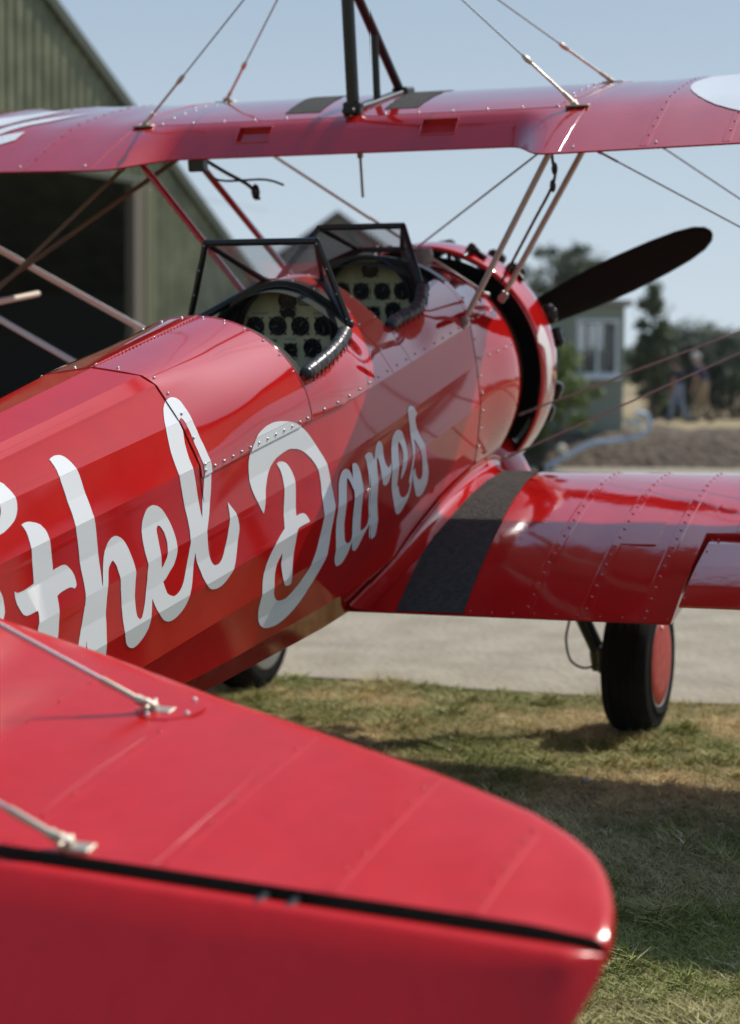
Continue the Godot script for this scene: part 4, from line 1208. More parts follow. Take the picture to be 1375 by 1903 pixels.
func build_rigging():
	for s in [1.0, -1.0]:
		var P := Vector3(s, 1, 1)
		strut("cabane_strut", Vector3(0.425, 0.242, 2.153) * P, Vector3(0.885, 0.955, 2.34) * P, 0.026, M.strut_reflection_tone if s > 0 else M.red_metal)
		strut("cabane_strut", Vector3(0.440, 0.285, 1.68) * P, Vector3(0.90, 0.965, 1.86) * P, 0.027, M.strut_reflection_tone if s > 0 else M.red_metal)
		strut("interplane_strut", Vector3(3.2, -0.42, 1.95) * P, Vector3(3.2, 0.96, 1.36) * P, 0.035, M.red_metal)
		strut("interplane_strut", Vector3(3.2, -0.46, 2.55) * P, Vector3(3.2, 0.97, 2.08) * P, 0.035, M.red_metal)
	# flying wires: lower root to upper strut; landing wires: cabane to lower strut
	wire("flying_wire", Vector3(-0.40, -0.50, 1.235), Vector3(-3.2, 1.0, 1.354), 0.015, M.wire_silver)
	wire("flying_wire", Vector3(-0.40, -0.50, 2.02), Vector3(-3.2, 1.0, 2.079), 0.015, M.wire_silver)
	wire("flying_wire", Vector3(0.45, -0.384, 1.8), Vector3(3.2, 0.865, 1.7), 0.004, M.wire_grey)
	wire("flying_wire", Vector3(0.45, -0.24, 1.55), Vector3(3.2, 0.81, 1.6), 0.004, M.wire_grey)
	wire("landing_wire", Vector3(-0.92, 0.92, 2.33), Vector3(-3.2, -0.46, 1.50), 0.010, M.brown_post)
	wire("landing_wire", Vector3(-0.92, 0.93, 1.832), Vector3(-3.2, -0.45, 2.29), 0.010, M.brown_post)
	wire("landing_wire", Vector3(0.934, 0.91, 2.1), Vector3(3.2, -0.45, 1.547), 0.003, M.wire_grey)
	wire("landing_wire", Vector3(1.0, 0.93, 1.52), Vector3(3.2, -0.45, 2.208), 0.003, M.wire_grey)
	wire("cabane_wire", Vector3(-0.35, 0.30, 1.147), Vector3(0.9, 0.95, 2.40), 0.0045, M.wire_grey)
	wire("cabane_wire", Vector3(0.40, 0.30, 1.747), Vector3(-0.92, 0.95, 1.157), 0.007, M.wire_silver)
	# stick that keeps the crossing port wires apart
	var st := mb()
	tube(st, [Vector3(-1.9, 0.30, 1.55), Vector3(-1.90, 0.305, 1.9), Vector3(-1.90, 0.32, 2.5), Vector3(-1.90, 0.335, 3.0)], 0.014, 8)
	obj("wire_spacer", st, M.cream, plane)
	# turnbuckles by the starboard cabane
	st = mb()
	tube(st, smooth_curve([Vector3(0.839, 0.90, 2.26), Vector3(0.839, 0.861, 2.25), Vector3(0.833, 0.818, 2.2), Vector3(0.785, 0.752, 2.1), Vector3(0.682, 0.623, 2.0), Vector3(0.552, 0.469, 1.85), Vector3(0.455, 0.35, 1.75)], 30), 0.006, 6)
	ball(st, at(Vector3(0.838, 0.835, 2.225)), Vector3(0.013, 0.026, 0.013), 8)
	ball(st, at(Vector3(0.80, 0.765, 2.125)), Vector3(0.013, 0.026, 0.013), 8)
	obj("turnbuckle", st, M.black_paint, plane)
	st = mb()
	tube(st, smooth_curve([Vector3(-0.66, 0.93, 2.2), Vector3(-0.60, 0.86, 2.1), Vector3(-0.52, 0.80, 2.05), Vector3(-0.50, 0.74, 2.0)], 16), 0.008, 6)
	ball(st, at(Vector3(-0.505, 0.77, 2.02)), Vector3(0.02, 0.035, 0.02), 8)
	obj("turnbuckle", st, M.black_paint, plane)
	# stand on the centre section with its bracing
	var rig := Node3D.new(); rig.name = "wing_walking_rig"; rig.position = -BASE; plane.add_child(rig, true)
	tag(rig, "black tube stand braced by wires on top of the upper wing")
	var top := Vector3(0, 1.93, 2.19)
	for q in [[Vector3(0, 1.08, 2.135), Vector3(0, 2.25, 2.13), 0.027], [Vector3(0, 1.13, 1.60), Vector3(0, 1.60, 2.115), 0.020], [Vector3(0, 1.115, 1.885), Vector3(0, 1.37, 1.88), 0.016], [Vector3(-0.16, 2.24, 2.13), Vector3(0.16, 2.24, 2.13), 0.024]]:
		st = mb(); bar(st, q[0], q[1], q[2])
		obj("rig_tube", st, M.black_paint, rig)
	st = mb()
	box(st, Transform3D(Basis(Vector3.RIGHT, 0.10), Vector3(0, 1.115, 1.87)), Vector3(0.05, 0.02, 0.66), 0.006)
	box(st, at(Vector3(0, 1.09, 2.135)), Vector3(0.075, 0.055, 0.05), 0.008)
	box(st, at(Vector3(0, 1.145, 1.58)), Vector3(0.07, 0.035, 0.10), 0.008)
	obj("rig_base", st, M.black_paint, rig)
	for q in [[Vector3(0.92, 1.062, 2.18), 0.0], [Vector3(-0.92, 1.062, 2.18), 0.0], [Vector3(0.88, 1.137, 1.48), 0.0], [Vector3(-0.88, 1.137, 1.48), 0.0]]:
		st = mb()
		var d: Vector3 = (top - q[0]).normalized()
		rod(st, q[0], top, 0.0034, 6)
		obj("rig_wire", st, M.wire_grey, rig)
		st = mb()
		fitting(st, q[0], d, 1.2)
		box(st, at(q[0] + Vector3(0, 0.001, 0)), Vector3(0.09, 0.006, 0.035), 0.002)
		ball(st, aim(q[0] + d * 0.26, d), Vector3(0.011, 0.03, 0.011), 8)
		rod(st, q[0] + d * 0.14, q[0] + d * 0.24, 0.0055, 6)
		obj("wire_end", st, M.brass_steel, rig)

# ---------------------------------------------------------------- tail
const STAB_X := [0.05, 0.461, 0.856, 1.204, 1.494, 1.77, 1.89, 1.973, 2.034, 2.066, 2.103, 2.127, 2.148, 2.163, 2.178, 2.190, 2.200]
const STAB_Z := [5.36, 5.556, 5.752, 5.939, 6.080, 6.218, 6.287, 6.339, 6.391, 6.422, 6.466, 6.506, 6.550, 6.590, 6.636, 6.690, 6.76]
func hinge_z(x: float) -> float: return 6.658 + 0.049 * absf(x)

func stab_at(x: float, f: float, up: float) -> Vector3:
	var a := lerp_table(absf(x), STAB_X, STAB_Z)
	var b := hinge_z(x) - 0.012
	var z := lerpf(a, b, f)
	var d := minf(z - a, (2.201 - absf(x)) * 2.0)
	var t := 0.027 * sqrt(clampf(1.0 - pow(1.0 - clampf(d / 0.055, 0, 1), 2), 0, 1)) + 0.0005 + 0.006 * smoothstep(0.02, 0.25, d)
	t -= 0.004 * smoothstep(0.5, 1.0, f)
	# the fabric draws in between the ribs
	var ribs := [0.67, 0.95, 1.22, 1.5, 1.78, 2.0, 2.2]
	for i in 6:
		if absf(x) > ribs[i] and absf(x) < ribs[i + 1]:
			t -= 0.0035 * pow(sin(PI * (absf(x) - ribs[i]) / (ribs[i + 1] - ribs[i])), 2) * smoothstep(0.05, 0.2, d) * smoothstep(1.0, 0.85, f)
	return Vector3(x, 0.026 + t * up, z)

func build_tail():
	for s in [1.0, -1.0]:
		var xs := steps(0.05, 1.9, 60) + steps(1.91, 2.1, 20) + steps(2.105, 2.17, 14) + steps(2.173, 2.2005, 12)
		var fs := [0.0, 0.006, 0.02, 0.045, 0.08, 0.13, 0.2, 0.3, 0.45, 0.6, 0.75, 0.87, 0.95, 1.0]
		var rows := []
		for x in xs:
			var row := PackedVector3Array()
			for f in fs: row.append(stab_at(x * s, f, 1.0))
			for i in range(fs.size() - 1, -1, -1): row.append(stab_at(x * s, fs[i], -1.0))
			rows.append(row)
		var st := mb()
		var n: int = rows[0].size()
		for i in rows.size() - 1:
			for j in n:
				var k := (j + 1) % n
				var g := 2 if j == fs.size() - 1 else 1
				if j == fs.size() - 1 and absf(rows[i][j].x) < 2.19: continue
				tri(st, rows[i][j], rows[i + 1][j], rows[i + 1][k], g)
				tri(st, rows[i][j], rows[i + 1][k], rows[i][k], g)
		fan(st, rows[-1])
		var stab := obj("tailplane", st, M.red_satin, plane)
		tag(stab, "red starboard tailplane in the near foreground" if s > 0 else "red port tailplane")
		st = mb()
		var gap_face := []
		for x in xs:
			if x < 2.192: gap_face.append(PackedVector3Array([stab_at(x * s, 1.0, 1.0) - Vector3(0, 0.0015, 0.004), stab_at(x * s, 1.0, 0.8) - Vector3(0, 0, 0.022), stab_at(x * s, 1.0, -0.8) - Vector3(0, 0, 0.022), stab_at(x * s, 1.0, -1.0) + Vector3(0, 0.0015, -0.004)]))
		grid(st, gap_face, -2)
		obj("shaded_gap_face", st, M.cavity, stab)  # recessed rear face; its dark colour stands in for the hinge gap's shade
		# rib tapes
		st = mb()
		for x in [0.95, 1.22, 1.5, 1.78, 2.0]:
			var r0 := []
			for f in steps(0.10 if x < 1.9 else 0.25, 0.985, 16):
				var c := stab_at(x * s, f, 1.0)
				r0.append(PackedVector3Array([c + Vector3(-0.016, -0.0005, 0), c + Vector3(-0.012, 0.0008, 0), c + Vector3(0.012, 0.0008, 0), c + Vector3(0.016, -0.0005, 0)]))
			grid(st, r0, -2)
			for i in 6: ball(st, at(stab_at(x * s, 0.2 + i * 0.13, 1.0) + Vector3(0, 0.001, 0)), Vector3(0.004, 0.002, 0.008), 6)
		tag(obj("rib_tape", st, M.red_satin, stab), "", "", "", "stuff")
		# inspection disc with screws round the wire fitting
		var c2 := Vector3(1.18 * s, 0.0585, 6.075)
		st = mb()
		lathe(st, [Vector2(0.066, -0.002), Vector2(0.066, 0.0016), Vector2(0.064, 0.002), Vector2(0, 0.002)], at(c2), 36)
		var disc := obj("inspection_disc", st, M.red_satin, stab)
		st = mb()
		for k in 4: screw(st, c2 + Vector3(cos(k * PI / 2 + 0.5) * 0.054, 0.002, sin(k * PI / 2 + 0.5) * 0.054), Vector3.UP, 0.005)
		tag(obj("disc_screws", st, M.steel, disc), "", "", "", "stuff")
		# brace wires to the fin
		for q in [[Vector3(1.158 * s, 0.062, 6.095), Vector3(0.02 * s, 0.62, 6.18)], [Vector3(1.334 * s, 0.062, 6.695), Vector3(0.02 * s, 0.62, 6.65)]]:
			var d: Vector3 = (q[1] - q[0]).normalized()
			st = mb()
			rod(st, q[0] + d * 0.10, q[1], 0.0052, 8, 0.6, Vector3.UP)
			var w := obj("brace_wire", st, M.steel, plane)
			st = mb()
			rod(st, q[0] + d * 0.025, q[0] + d * 0.12, 0.0066, 8)
			lathe(st, [Vector2(0.0095, 0), Vector2(0.0095, 0.014), Vector2(0, 0.014)], aim(q[0] + d * 0.028, d), 6)
			box(st, aim(q[0] + d * 0.012, d), Vector3(0.016, 0.030, 0.020), 0.003)
			rod(st, q[0] + d * 0.012 + Vector3(0, 0, -0.018), q[0] + d * 0.012 + Vector3(0, 0, 0.018), 0.006, 8)
			box(st, at(q[0] + Vector3(0.012 * s, -0.004, -0.004)), Vector3(0.045, 0.008, 0.030), 0.002)
			obj("wire_fork", st, M.brass_steel, w)
		# elevator, hanging a little down
		var droop := deg_to_rad(34)
		st = mb()
		rows = []
		for x in steps(0.07, 2.0, 20) + steps(2.03, 2.19, 12) + [2.197]:
			var ch := lerp_table(x, [0.07, 1.2, 1.6, 1.85, 2.0, 2.08, 2.14, 2.18, 2.197], [0.60, 0.58, 0.54, 0.46, 0.37, 0.28, 0.19, 0.10, 0.03])
			var row := PackedVector3Array()
			var r := 0.030 * smoothstep(2.21, 2.15, x) + 0.003
			var prof := []
			for k in 7:
				var a := PI / 2 + PI * (6 - k) / 6.0
				prof.append(Vector2(r + cos(a) * r, sin(a) * r))
			for t in [0.12, 0.3, 0.5, 0.7, 0.85, 1.0]: prof.append(Vector2(r + (ch - r) * t, lerpf(r, 0.004, t)))
			for t in [1.0, 0.85, 0.7, 0.5, 0.3, 0.12]: prof.append(Vector2(r + (ch - r) * t, -lerpf(r, 0.004, t)))
			for p in prof:
				var d: Vector2 = p - Vector2(0.028, 0)
				row.append(Vector3(x * s, 0.018 + d.y * cos(droop) - d.x * sin(droop), hinge_z(x) + 0.024 + d.x * cos(droop) + d.y * sin(droop)))
			rows.append(row)
		grid(st, rows, 1, true)
		fan(st, rows[-1])
		var el := obj("elevator", st, M.red_satin, plane)
		tag(el, "red elevator hanging slightly down behind the tailplane" if s > 0 else "red port elevator")
		st = mb()
		for x in [0.75, 1.71]:
			box(st, at(Vector3(x * s - 0.025, 0.022, hinge_z(x) + 0.008)), Vector3(0.013, 0.052, 0.054), 0.003)
			box(st, at(Vector3(x * s + 0.025, 0.022, hinge_z(x) + 0.008)), Vector3(0.013, 0.052, 0.054), 0.003)
			rod(st, Vector3(x * s - 0.03, 0.03, hinge_z(x) + 0.006), Vector3(x * s + 0.03, 0.03, hinge_z(x) + 0.006), 0.006, 8)
		obj("elevator_hinge", st, M.black_paint, stab)
		st = mb()
		for x in [1.0, 1.3, 1.6, 1.86]:
			for i in 6:
				var d := 0.08 + i * 0.07
				if d < 0.5: ball(st, at(Vector3(x * s, 0.018 + 0.030 * (1 - d / 0.58) - d * sin(droop) + 0.0035, hinge_z(x) + 0.02 + d * cos(droop))), Vector3(0.005, 0.0016, 0.007), 6)
		tag(obj("rib_stitching", st, M.red_satin, el), "", "", "", "stuff")
	# fin and rudder
	for q in [["fin", [Vector2(5.75, 0.25), Vector2(6.1, 0.62), Vector2(6.35, 0.92), Vector2(6.55, 1.05), Vector2(6.72, 1.08), Vector2(6.72, 0.1), Vector2(5.75, 0.15)]], ["rudder", [Vector2(6.74, 1.08), Vector2(6.95, 1.08), Vector2(7.2, 0.95), Vector2(7.38, 0.65), Vector2(7.42, 0.3), Vector2(7.3, 0.0), Vector2(7.1, -0.22), Vector2(6.98, -0.25), Vector2(6.98, 0.1), Vector2(6.74, 0.12)]]]:
		var a := PackedVector3Array(); var b := PackedVector3Array(); var a2 := PackedVector3Array(); var b2 := PackedVector3Array()
		var c := Vector2.ZERO
		for v in q[1]: c += v / q[1].size()
		for v in q[1]:
			a.append(Vector3(0.006, v.y, v.x)); b.append(Vector3(-0.006, v.y, v.x))
			var w: Vector2 = c + (v - c) * 0.86
			a2.append(Vector3(0.028, w.y, w.x)); b2.append(Vector3(-0.028, w.y, w.x))
		var st := mb()
		grid(st, [a, b], -2, true); grid(st, [a, a2], 1, true); grid(st, [b, b2], 2, true)
		fan(st, a2); fan(st, b2, true)
		obj(q[0], st, M.red_satin, plane)
	var st := mb()
	rod(st, Vector3(0, -0.28, 6.5), Vector3(0, -0.62, 6.82), 0.025)
	lathe(st, [Vector2(0, -0.04), Vector2(0.10, -0.04), Vector2(0.125, -0.02), Vector2(0.125, 0.02), Vector2(0.10, 0.04), Vector2(0, 0.04)], Transform3D(Basis(Vector3.BACK, PI / 2), Vector3(0, -0.665, 6.85)), 24)
	obj("tail_wheel", st, M.rubber, plane)

# ---------------------------------------------------------------- undercarriage
func build_gear():
	for s in [1.0, -1.0]:
		var P := Vector3(s, 1, 1)
		var shift := Vector3.ZERO if s > 0 else Vector3(-0.05, -0.040, -0.24)
		var st := mb()
		# faired leg
		tube(st, [Vector3(0.30, -0.42, 1.50) * P, Vector3(0.46, -0.62, 1.53) * P, Vector3(0.60, -0.88, 1.56) * P, Vector3(0.66, -0.99, 1.57) * P], 0.1, 16, 0.5, Vector3.BACK, [0.20, 0.14, 0.085, 0.06])
		var leg := obj("landing_gear_leg", st, M.red_metal, plane)
		st = mb()
		rod(st, Vector3(0.64, -0.95, 1.59) * P, Vector3(0.80, -1.29, 1.605) * P, 0.034, 10)
		rod(st, Vector3(0.79, -1.27, 1.60) * P, Vector3(0.80, -1.35, 1.60) * P, 0.042, 10)
		rod(st, Vector3(0.78, -1.305, 1.60) * P, Vector3(0.98, -1.305, 1.60) * P, 0.028, 10)
		box(st, at(Vector3(0.83, -1.29, 1.63) * P), Vector3(0.06, 0.12, 0.10), 0.012)
		obj("axle_fork", st, M.black_paint, leg)
		st = mb()
		tube(st, smooth_curve([Vector3(0.70, -1.04, 1.66) * P, Vector3(0.685, -1.12, 1.68) * P, Vector3(0.672, -1.20, 1.69) * P, Vector3(0.69, -1.29, 1.69) * P, Vector3(0.75, -1.325, 1.68) * P, Vector3(0.82, -1.30, 1.66) * P], 28), 0.0055, 8)
		obj("brake_hose", st, M.hose, leg)
		# wheel
		var w := Node3D.new(); w.name = "wheel" if s > 0 else "wheel_001"; w.position = -BASE; plane.add_child(w, true)
		var C := Transform3D(Basis(Vector3.BACK, -PI / 2 * s), Vector3(0.965, -1.305, 1.594) * P + shift)
		st = mb()
		var prof := [Vector2(0.165, -0.080), Vector2(0.20, -0.098), Vector2(0.245, -0.104), Vector2(0.275, -0.096), Vector2(0.295, -0.080), Vector2(0.303, -0.058)]
		for x in [-0.05, -0.018, 0.018, 0.05]:
			prof.append_array([Vector2(0.3045, x - 0.008), Vector2(0.305, x - 0.003), Vector2(0.299, x - 0.0015), Vector2(0.299, x + 0.0015), Vector2(0.305, x + 0.003)])
		prof.append_array([Vector2(0.3035, 0.058), Vector2(0.295, 0.080), Vector2(0.282, 0.092), Vector2(0.279, 0.096), Vector2(0.272, 0.096), Vector2(0.245, 0.105), Vector2(0.222, 0.104), Vector2(0.220, 0.108), Vector2(0.214, 0.107), Vector2(0.200, 0.099), Vector2(0.165, 0.082)])
		lathe(st, prof, C, 64, 1)
		obj("tyre", st, M.rubber, w)
		st = mb()
		lathe(st, [Vector2(0.196, 0.082), Vector2(0.198, 0.096), Vector2(0.192, 0.102), Vector2(0.185, 0.1), Vector2(0.184, 0.09)], C, 48, 1)
		obj("wheel_rim", st, M.dull_steel, w)
		st = mb()
		lathe(st, [Vector2(0.186, 0.085), Vector2(0.186, 0.098), Vector2(0.180, 0.102), Vector2(0.12, 0.105), Vector2(0.03, 0.108), Vector2(0, 0.108)], C, 48, 1)
		obj("wheel_cover", st, M.red_dusty, w)
		st = mb()
		lathe(st, [Vector2(0.215, -0.094), Vector2(0.20, -0.106), Vector2(0.10, -0.115), Vector2(0.05, -0.13), Vector2(0, -0.13)], C, 32)
		obj("brake_drum", st, M.dull_steel, w)
		st = mb()
		screw(st, C * Vector3(-0.155, 0.107, 0), C.basis * Vector3.UP, 0.008)
		obj("cover_screw", st, M.steel, w)

func build_plane():
	plane = Node3D.new()
	plane.name = "biplane"
	plane.rotation.x = deg_to_rad(PITCH)
	add_child(plane, true)
	plane.position = plane.basis * BASE + Vector3(0, HUB_HEIGHT, 0)
	tag(plane, "glossy red two-seat biplane with white script lettering parked on grass", "biplane")
	build_fuselage()
	build_upper_wing()
	build_lower_wing(1.0)
	build_lower_wing(-1.0)
	build_rigging()
	build_tail()
	build_gear()

# ---------------------------------------------------------------- the place
const BANK_AT := Vector3(-4.0, 0, -19.05)
const BANK_TURN := 0.3834

func sheet(called: String, a: Vector3, b: Vector3, c: Vector3, d: Vector3, m: Material) -> Node:
	var st := mb()
	quad(st, a, b, c, d)
	return tag(obj(called, st, m), "", "", "", "structure")

func grass_edge(x: float) -> float: return 0.68 - 0.1 * x + 0.05 * sin(x * 2.3) + 0.03 * sin(x * 7.1 + 1.0)

func build_ground():
	var st := mb()
	var rows := []
	for z in [-500.0, -120.0, -40.0, -10.0, 0.0, 20.0, 120.0, 500.0]:
		rows.append(PackedVector3Array([Vector3(-500, -0.012, z), Vector3(-60, -0.012, z), Vector3(0, -0.012, z), Vector3(60, -0.012, z), Vector3(500, -0.012, z)]))
	grid(st, rows, 1)
	tag(obj("ground", st, M.soil), "mown grass with dry straw patches", "", "", "structure")
	st = mb()
	rows = []
	for i in 121:
		var x := -30.0 + i * 0.5
		if absf(x) < 6: pass
		rows.append(PackedVector3Array([Vector3(x, 0.0, grass_edge(x)), Vector3(x, 0.0, -8), Vector3(x, 0.0, -19.05 - (x + 4.0) * 0.4033)]))
	grid(st, rows, 1)
	tag(obj("concrete_apron", st, M.concrete), "pale worn concrete apron", "", "", "structure")
	# earth bank and the field behind it
	var n := FastNoiseLite.new(); n.seed = 4; n.frequency = 0.5; n.fractal_octaves = 4
	st = mb()
	rows = []
	for i in 241:
		var x := -30.0 + i * 0.25
		var row := PackedVector3Array()
		for q in [[0.1, -0.03], [-0.2, 0.10], [-0.5, 0.24], [-0.9, 0.38], [-1.3, 0.48], [-1.8, 0.54], [-2.6, 0.56], [-3.6, 0.48], [-5.0, 0.33], [-7.0, 0.16]]:
			row.append(Vector3(x, q[1] + n.get_noise_2d(x * 2.0, q[0] * 3.0) * 0.13 * clampf(q[1] * 4, 0, 1), q[0] + n.get_noise_2d(x * 1.5, 50 + q[0]) * 0.2))
		rows.append(row)
	grid(st, rows, 1)
	var bank := obj("earth_bank", st, M.earth)
	bank.position = BANK_AT; bank.rotation.y = BANK_TURN
	tag(bank, "low bare earth bank behind the apron", "", "", "structure")
	st = mb()
	rows = []
	for z in [-6.0, -12.0, -20.0, -40.0, -100.0, -260.0]:
		var row := PackedVector3Array()
		for x in [-200.0, -60.0, -20.0, 0.0, 20.0, 60.0, 200.0]: row.append(Vector3(x, 0.22, z))
		rows.append(row)
	grid(st, rows, 1)
	var f := obj("field", st, M.dry_field)
	f.position = BANK_AT; f.rotation.y = BANK_TURN
	tag(f, "sunlit dry field", "", "", "structure")

func build_grass():
	var st := mb()
	rng.seed = 7
	for k in 9:
		var a := rng.randf() * TAU
		var p := Vector3(cos(a), 0, sin(a)) * rng.randf() * 0.022
		var lean := Vector3(rng.randf_range(-1, 1), 0, rng.randf_range(-1, 1)) * 0.032
		var w := Vector3(cos(a + 1.2), 0, sin(a + 1.2)) * rng.randf_range(0.0011, 0.002)
		var h := rng.randf_range(0.007, 0.024)
		tri(st, p - w, p + w, p + lean * 0.5 + w * 0.7 + Vector3(0, h * 0.6, 0))
		tri(st, p - w, p + lean * 0.5 + w * 0.7 + Vector3(0, h * 0.6, 0), p + lean * 0.5 - w * 0.7 + Vector3(0, h * 0.6, 0))
		tri(st, p + lean * 0.5 - w * 0.7 + Vector3(0, h * 0.6, 0), p + lean * 0.5 + w * 0.7 + Vector3(0, h * 0.6, 0), p + lean * 1.4 + Vector3(0, h, 0))
	st.generate_normals()
	var mm := MultiMesh.new()
	mm.transform_format = MultiMesh.TRANSFORM_3D
	mm.use_colors = true
	mm.mesh = st.commit()
	var pn := FastNoiseLite.new(); pn.seed = 12; pn.frequency = 0.9; pn.fractal_octaves = 4
	var T: Array[Transform3D] = []
	var C: PackedColorArray = []
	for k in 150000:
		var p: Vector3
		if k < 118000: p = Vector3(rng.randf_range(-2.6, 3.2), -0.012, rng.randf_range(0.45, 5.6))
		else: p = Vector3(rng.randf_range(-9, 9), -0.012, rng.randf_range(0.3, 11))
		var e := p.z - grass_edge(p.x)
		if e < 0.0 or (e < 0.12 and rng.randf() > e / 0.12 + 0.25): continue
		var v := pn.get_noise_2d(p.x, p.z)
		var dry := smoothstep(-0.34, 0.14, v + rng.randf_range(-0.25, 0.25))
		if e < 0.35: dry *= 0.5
		dry *= lerpf(1.0, 0.45, smoothstep(2.6, 4.0, p.z))  # greener near the camera; shade under the wing also put into the colour
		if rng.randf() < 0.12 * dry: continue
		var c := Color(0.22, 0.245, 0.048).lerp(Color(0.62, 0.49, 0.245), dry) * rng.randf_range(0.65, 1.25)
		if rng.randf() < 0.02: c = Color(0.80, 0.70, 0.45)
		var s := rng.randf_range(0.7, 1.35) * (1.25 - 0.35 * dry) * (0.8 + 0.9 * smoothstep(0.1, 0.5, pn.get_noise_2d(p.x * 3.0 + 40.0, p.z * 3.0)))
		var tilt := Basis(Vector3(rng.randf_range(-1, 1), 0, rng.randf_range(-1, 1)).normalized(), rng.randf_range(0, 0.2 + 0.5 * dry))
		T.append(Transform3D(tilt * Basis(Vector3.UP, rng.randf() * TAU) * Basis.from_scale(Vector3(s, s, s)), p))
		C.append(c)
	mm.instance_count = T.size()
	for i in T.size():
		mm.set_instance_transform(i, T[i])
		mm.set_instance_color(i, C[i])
	var o := MultiMeshInstance3D.new()
	o.name = "grass"
	o.multimesh = mm
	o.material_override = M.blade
	add_child(o, true)
	tag(o, "short mown green and straw-coloured grass under the biplane", "grass", "", "stuff")

func build_hangar():
	var h := thing("hangar", "green corrugated metal hangar with a dark open doorway", "hangar", Vector3(-9.4, 0, -6.0))
	# local: gable wall in the plane x = 0, z along it; ridge at z = 0
	var ridge := 8.55
	var slope := 0.535
	var half := 10.9
	var jamb := -6.85   # the doorway's right edge
	var head := 3.96
	for i in int(half * 2):
		var z0 := -half + i
		var z1 := minf(z0 + 1.0, half)
		for band in 2:
			var st := mb()
			var rows := []
			for k in 21:
				var z := lerpf(z0, z1, k / 20.0)
				var ph := fposmod(z, 0.2) / 0.2
				var x := 0.034 * clampf((absf(ph - 0.5) - 0.16) / 0.1, 0, 1)
				var top := ridge - slope * absf(z) - 0.02
				var lo := 0.0
				if z0 >= jamb - 0.2 and z0 < -1.2: lo = head
				if band == 0:
					if lo > 0.1: break
					rows.append(PackedVector3Array([Vector3(-x, lo, z), Vector3(-x, minf(head, top), z)]))
				else: rows.append(PackedVector3Array([Vector3(-x - 0.003, head + 0.004, z), Vector3(-x - 0.003, maxf(top, head + 0.01), z)]))
			if rows.size() < 2: continue
			grid(st, rows, -1)
			obj("wall_sheet", st, M.green_sheet, h)
	# sheets are screwed to rails; barge boards, door trim and posts
	var st := mb()
	for s in [1.0, -1.0]:
		var a := Vector3(0.05, ridge + 0.02, 0.0); var b := Vector3(0.05, ridge - slope * (half + 0.3) + 0.02, s * (half + 0.3))
		for q in [[0.0, 0.16]]:
			quad(st, a, b, b - Vector3(0, 0.17, 0), a - Vector3(0, 0.17, 0))
			quad(st, a, b, b - Vector3(0.10, 0, 0), a - Vector3(0.10, 0, 0))
			quad(st, a - Vector3(0, 0.17, 0), b - Vector3(0, 0.17, 0), b - Vector3(0.05, 0.17, 0), a - Vector3(0.05, 0.17, 0))
	obj("barge_board", st, M.dark_trim, h)
	st = mb()
	for s in [1.0, -1.0]:
		var a := Vector3(0.0, ridge, 0.0); var b := Vector3(0.0, ridge - slope * (half + 0.3), s * (half + 0.3))
		quad(st, a, b, b - Vector3(24, 0, 0), a - Vector3(24, 0, 0))
		quad(st, a - Vector3(0, 0.04, 0), b - Vector3(0, 0.04, 0), b - Vector3(24, 0.04, 0), a - Vector3(24, 0.04, 0))
	obj("roof", st, M.green_sheet, h)
	st = mb()
	box(st, at(Vector3(0.02, head / 2, jamb + 0.17)), Vector3(0.14, head, 0.30), 0.01)
	obj("door_post", st, M.brown_post, h)
	st = mb()
	box(st, at(Vector3(0.045, head / 2, jamb - 0.12)), Vector3(0.10, head, 0.24), 0.01)
	obj("door_trim", st, M.green_trim, h)
	st = mb()
	box(st, at(Vector3(0.03, head + 0.05, jamb / 2 - 0.6)), Vector3(0.10, 0.10, 6.6), 0.01)
	obj("door_head", st, M.dark_trim, h)
	# inside: side and back walls, floor, roof frames
	st = mb()
	box(st, at(Vector3(-12, 1.4, -half)), Vector3(23.9, 2.8, 0.08), 0.0)
	box(st, at(Vector3(-12, 1.4, half)), Vector3(23.9, 2.8, 0.08), 0.0)
	for i in 22:
		var z := -half + 0.5 + i
		var top := ridge - slope * (absf(z) + 0.5) - 0.05
		box(st, at(Vector3(-23.95, top / 2, z)), Vector3(0.08, top, 1.0), 0.0)
	obj("inner_wall", st, M.hangar_dark, h)
	st = mb()
	box(st, at(Vector3(-12, 0.0, 0)), Vector3(23.8, 0.04, half * 2 - 0.1), 0.0)
	obj("floor", st, M.hangar_floor, h)
	for x in [-5.0, -11.0, -17.0]:
		for s in [1.0, -1.0]:
			st = mb()
			box(st, at(Vector3(x, 1.4, s * (half - 0.3))), Vector3(0.2, 2.8, 0.35), 0.01)
			var a := Vector3(x, 2.9, s * (half - 0.3)); var b := Vector3(x, ridge - 0.45, 0)
			rod(st, a, b, 0.16, 6)
			obj("roof_frame", st, M.hangar_post, h)
	# workshop screen wall inside, faintly seen
	st = mb()
	box(st, at(Vector3(-8.0, 2.75, -4.4)), Vector3(0.12, 0.9, 6.0), 0.01)
	obj("inner_beam", st, M.hangar_post, h)
	st = mb()
	box(st, at(Vector3(-7.8, 1.4, -7.0)), Vector3(0.3, 2.8, 0.35), 0.01)
	obj("inner_post", st, M.hangar_post, h)

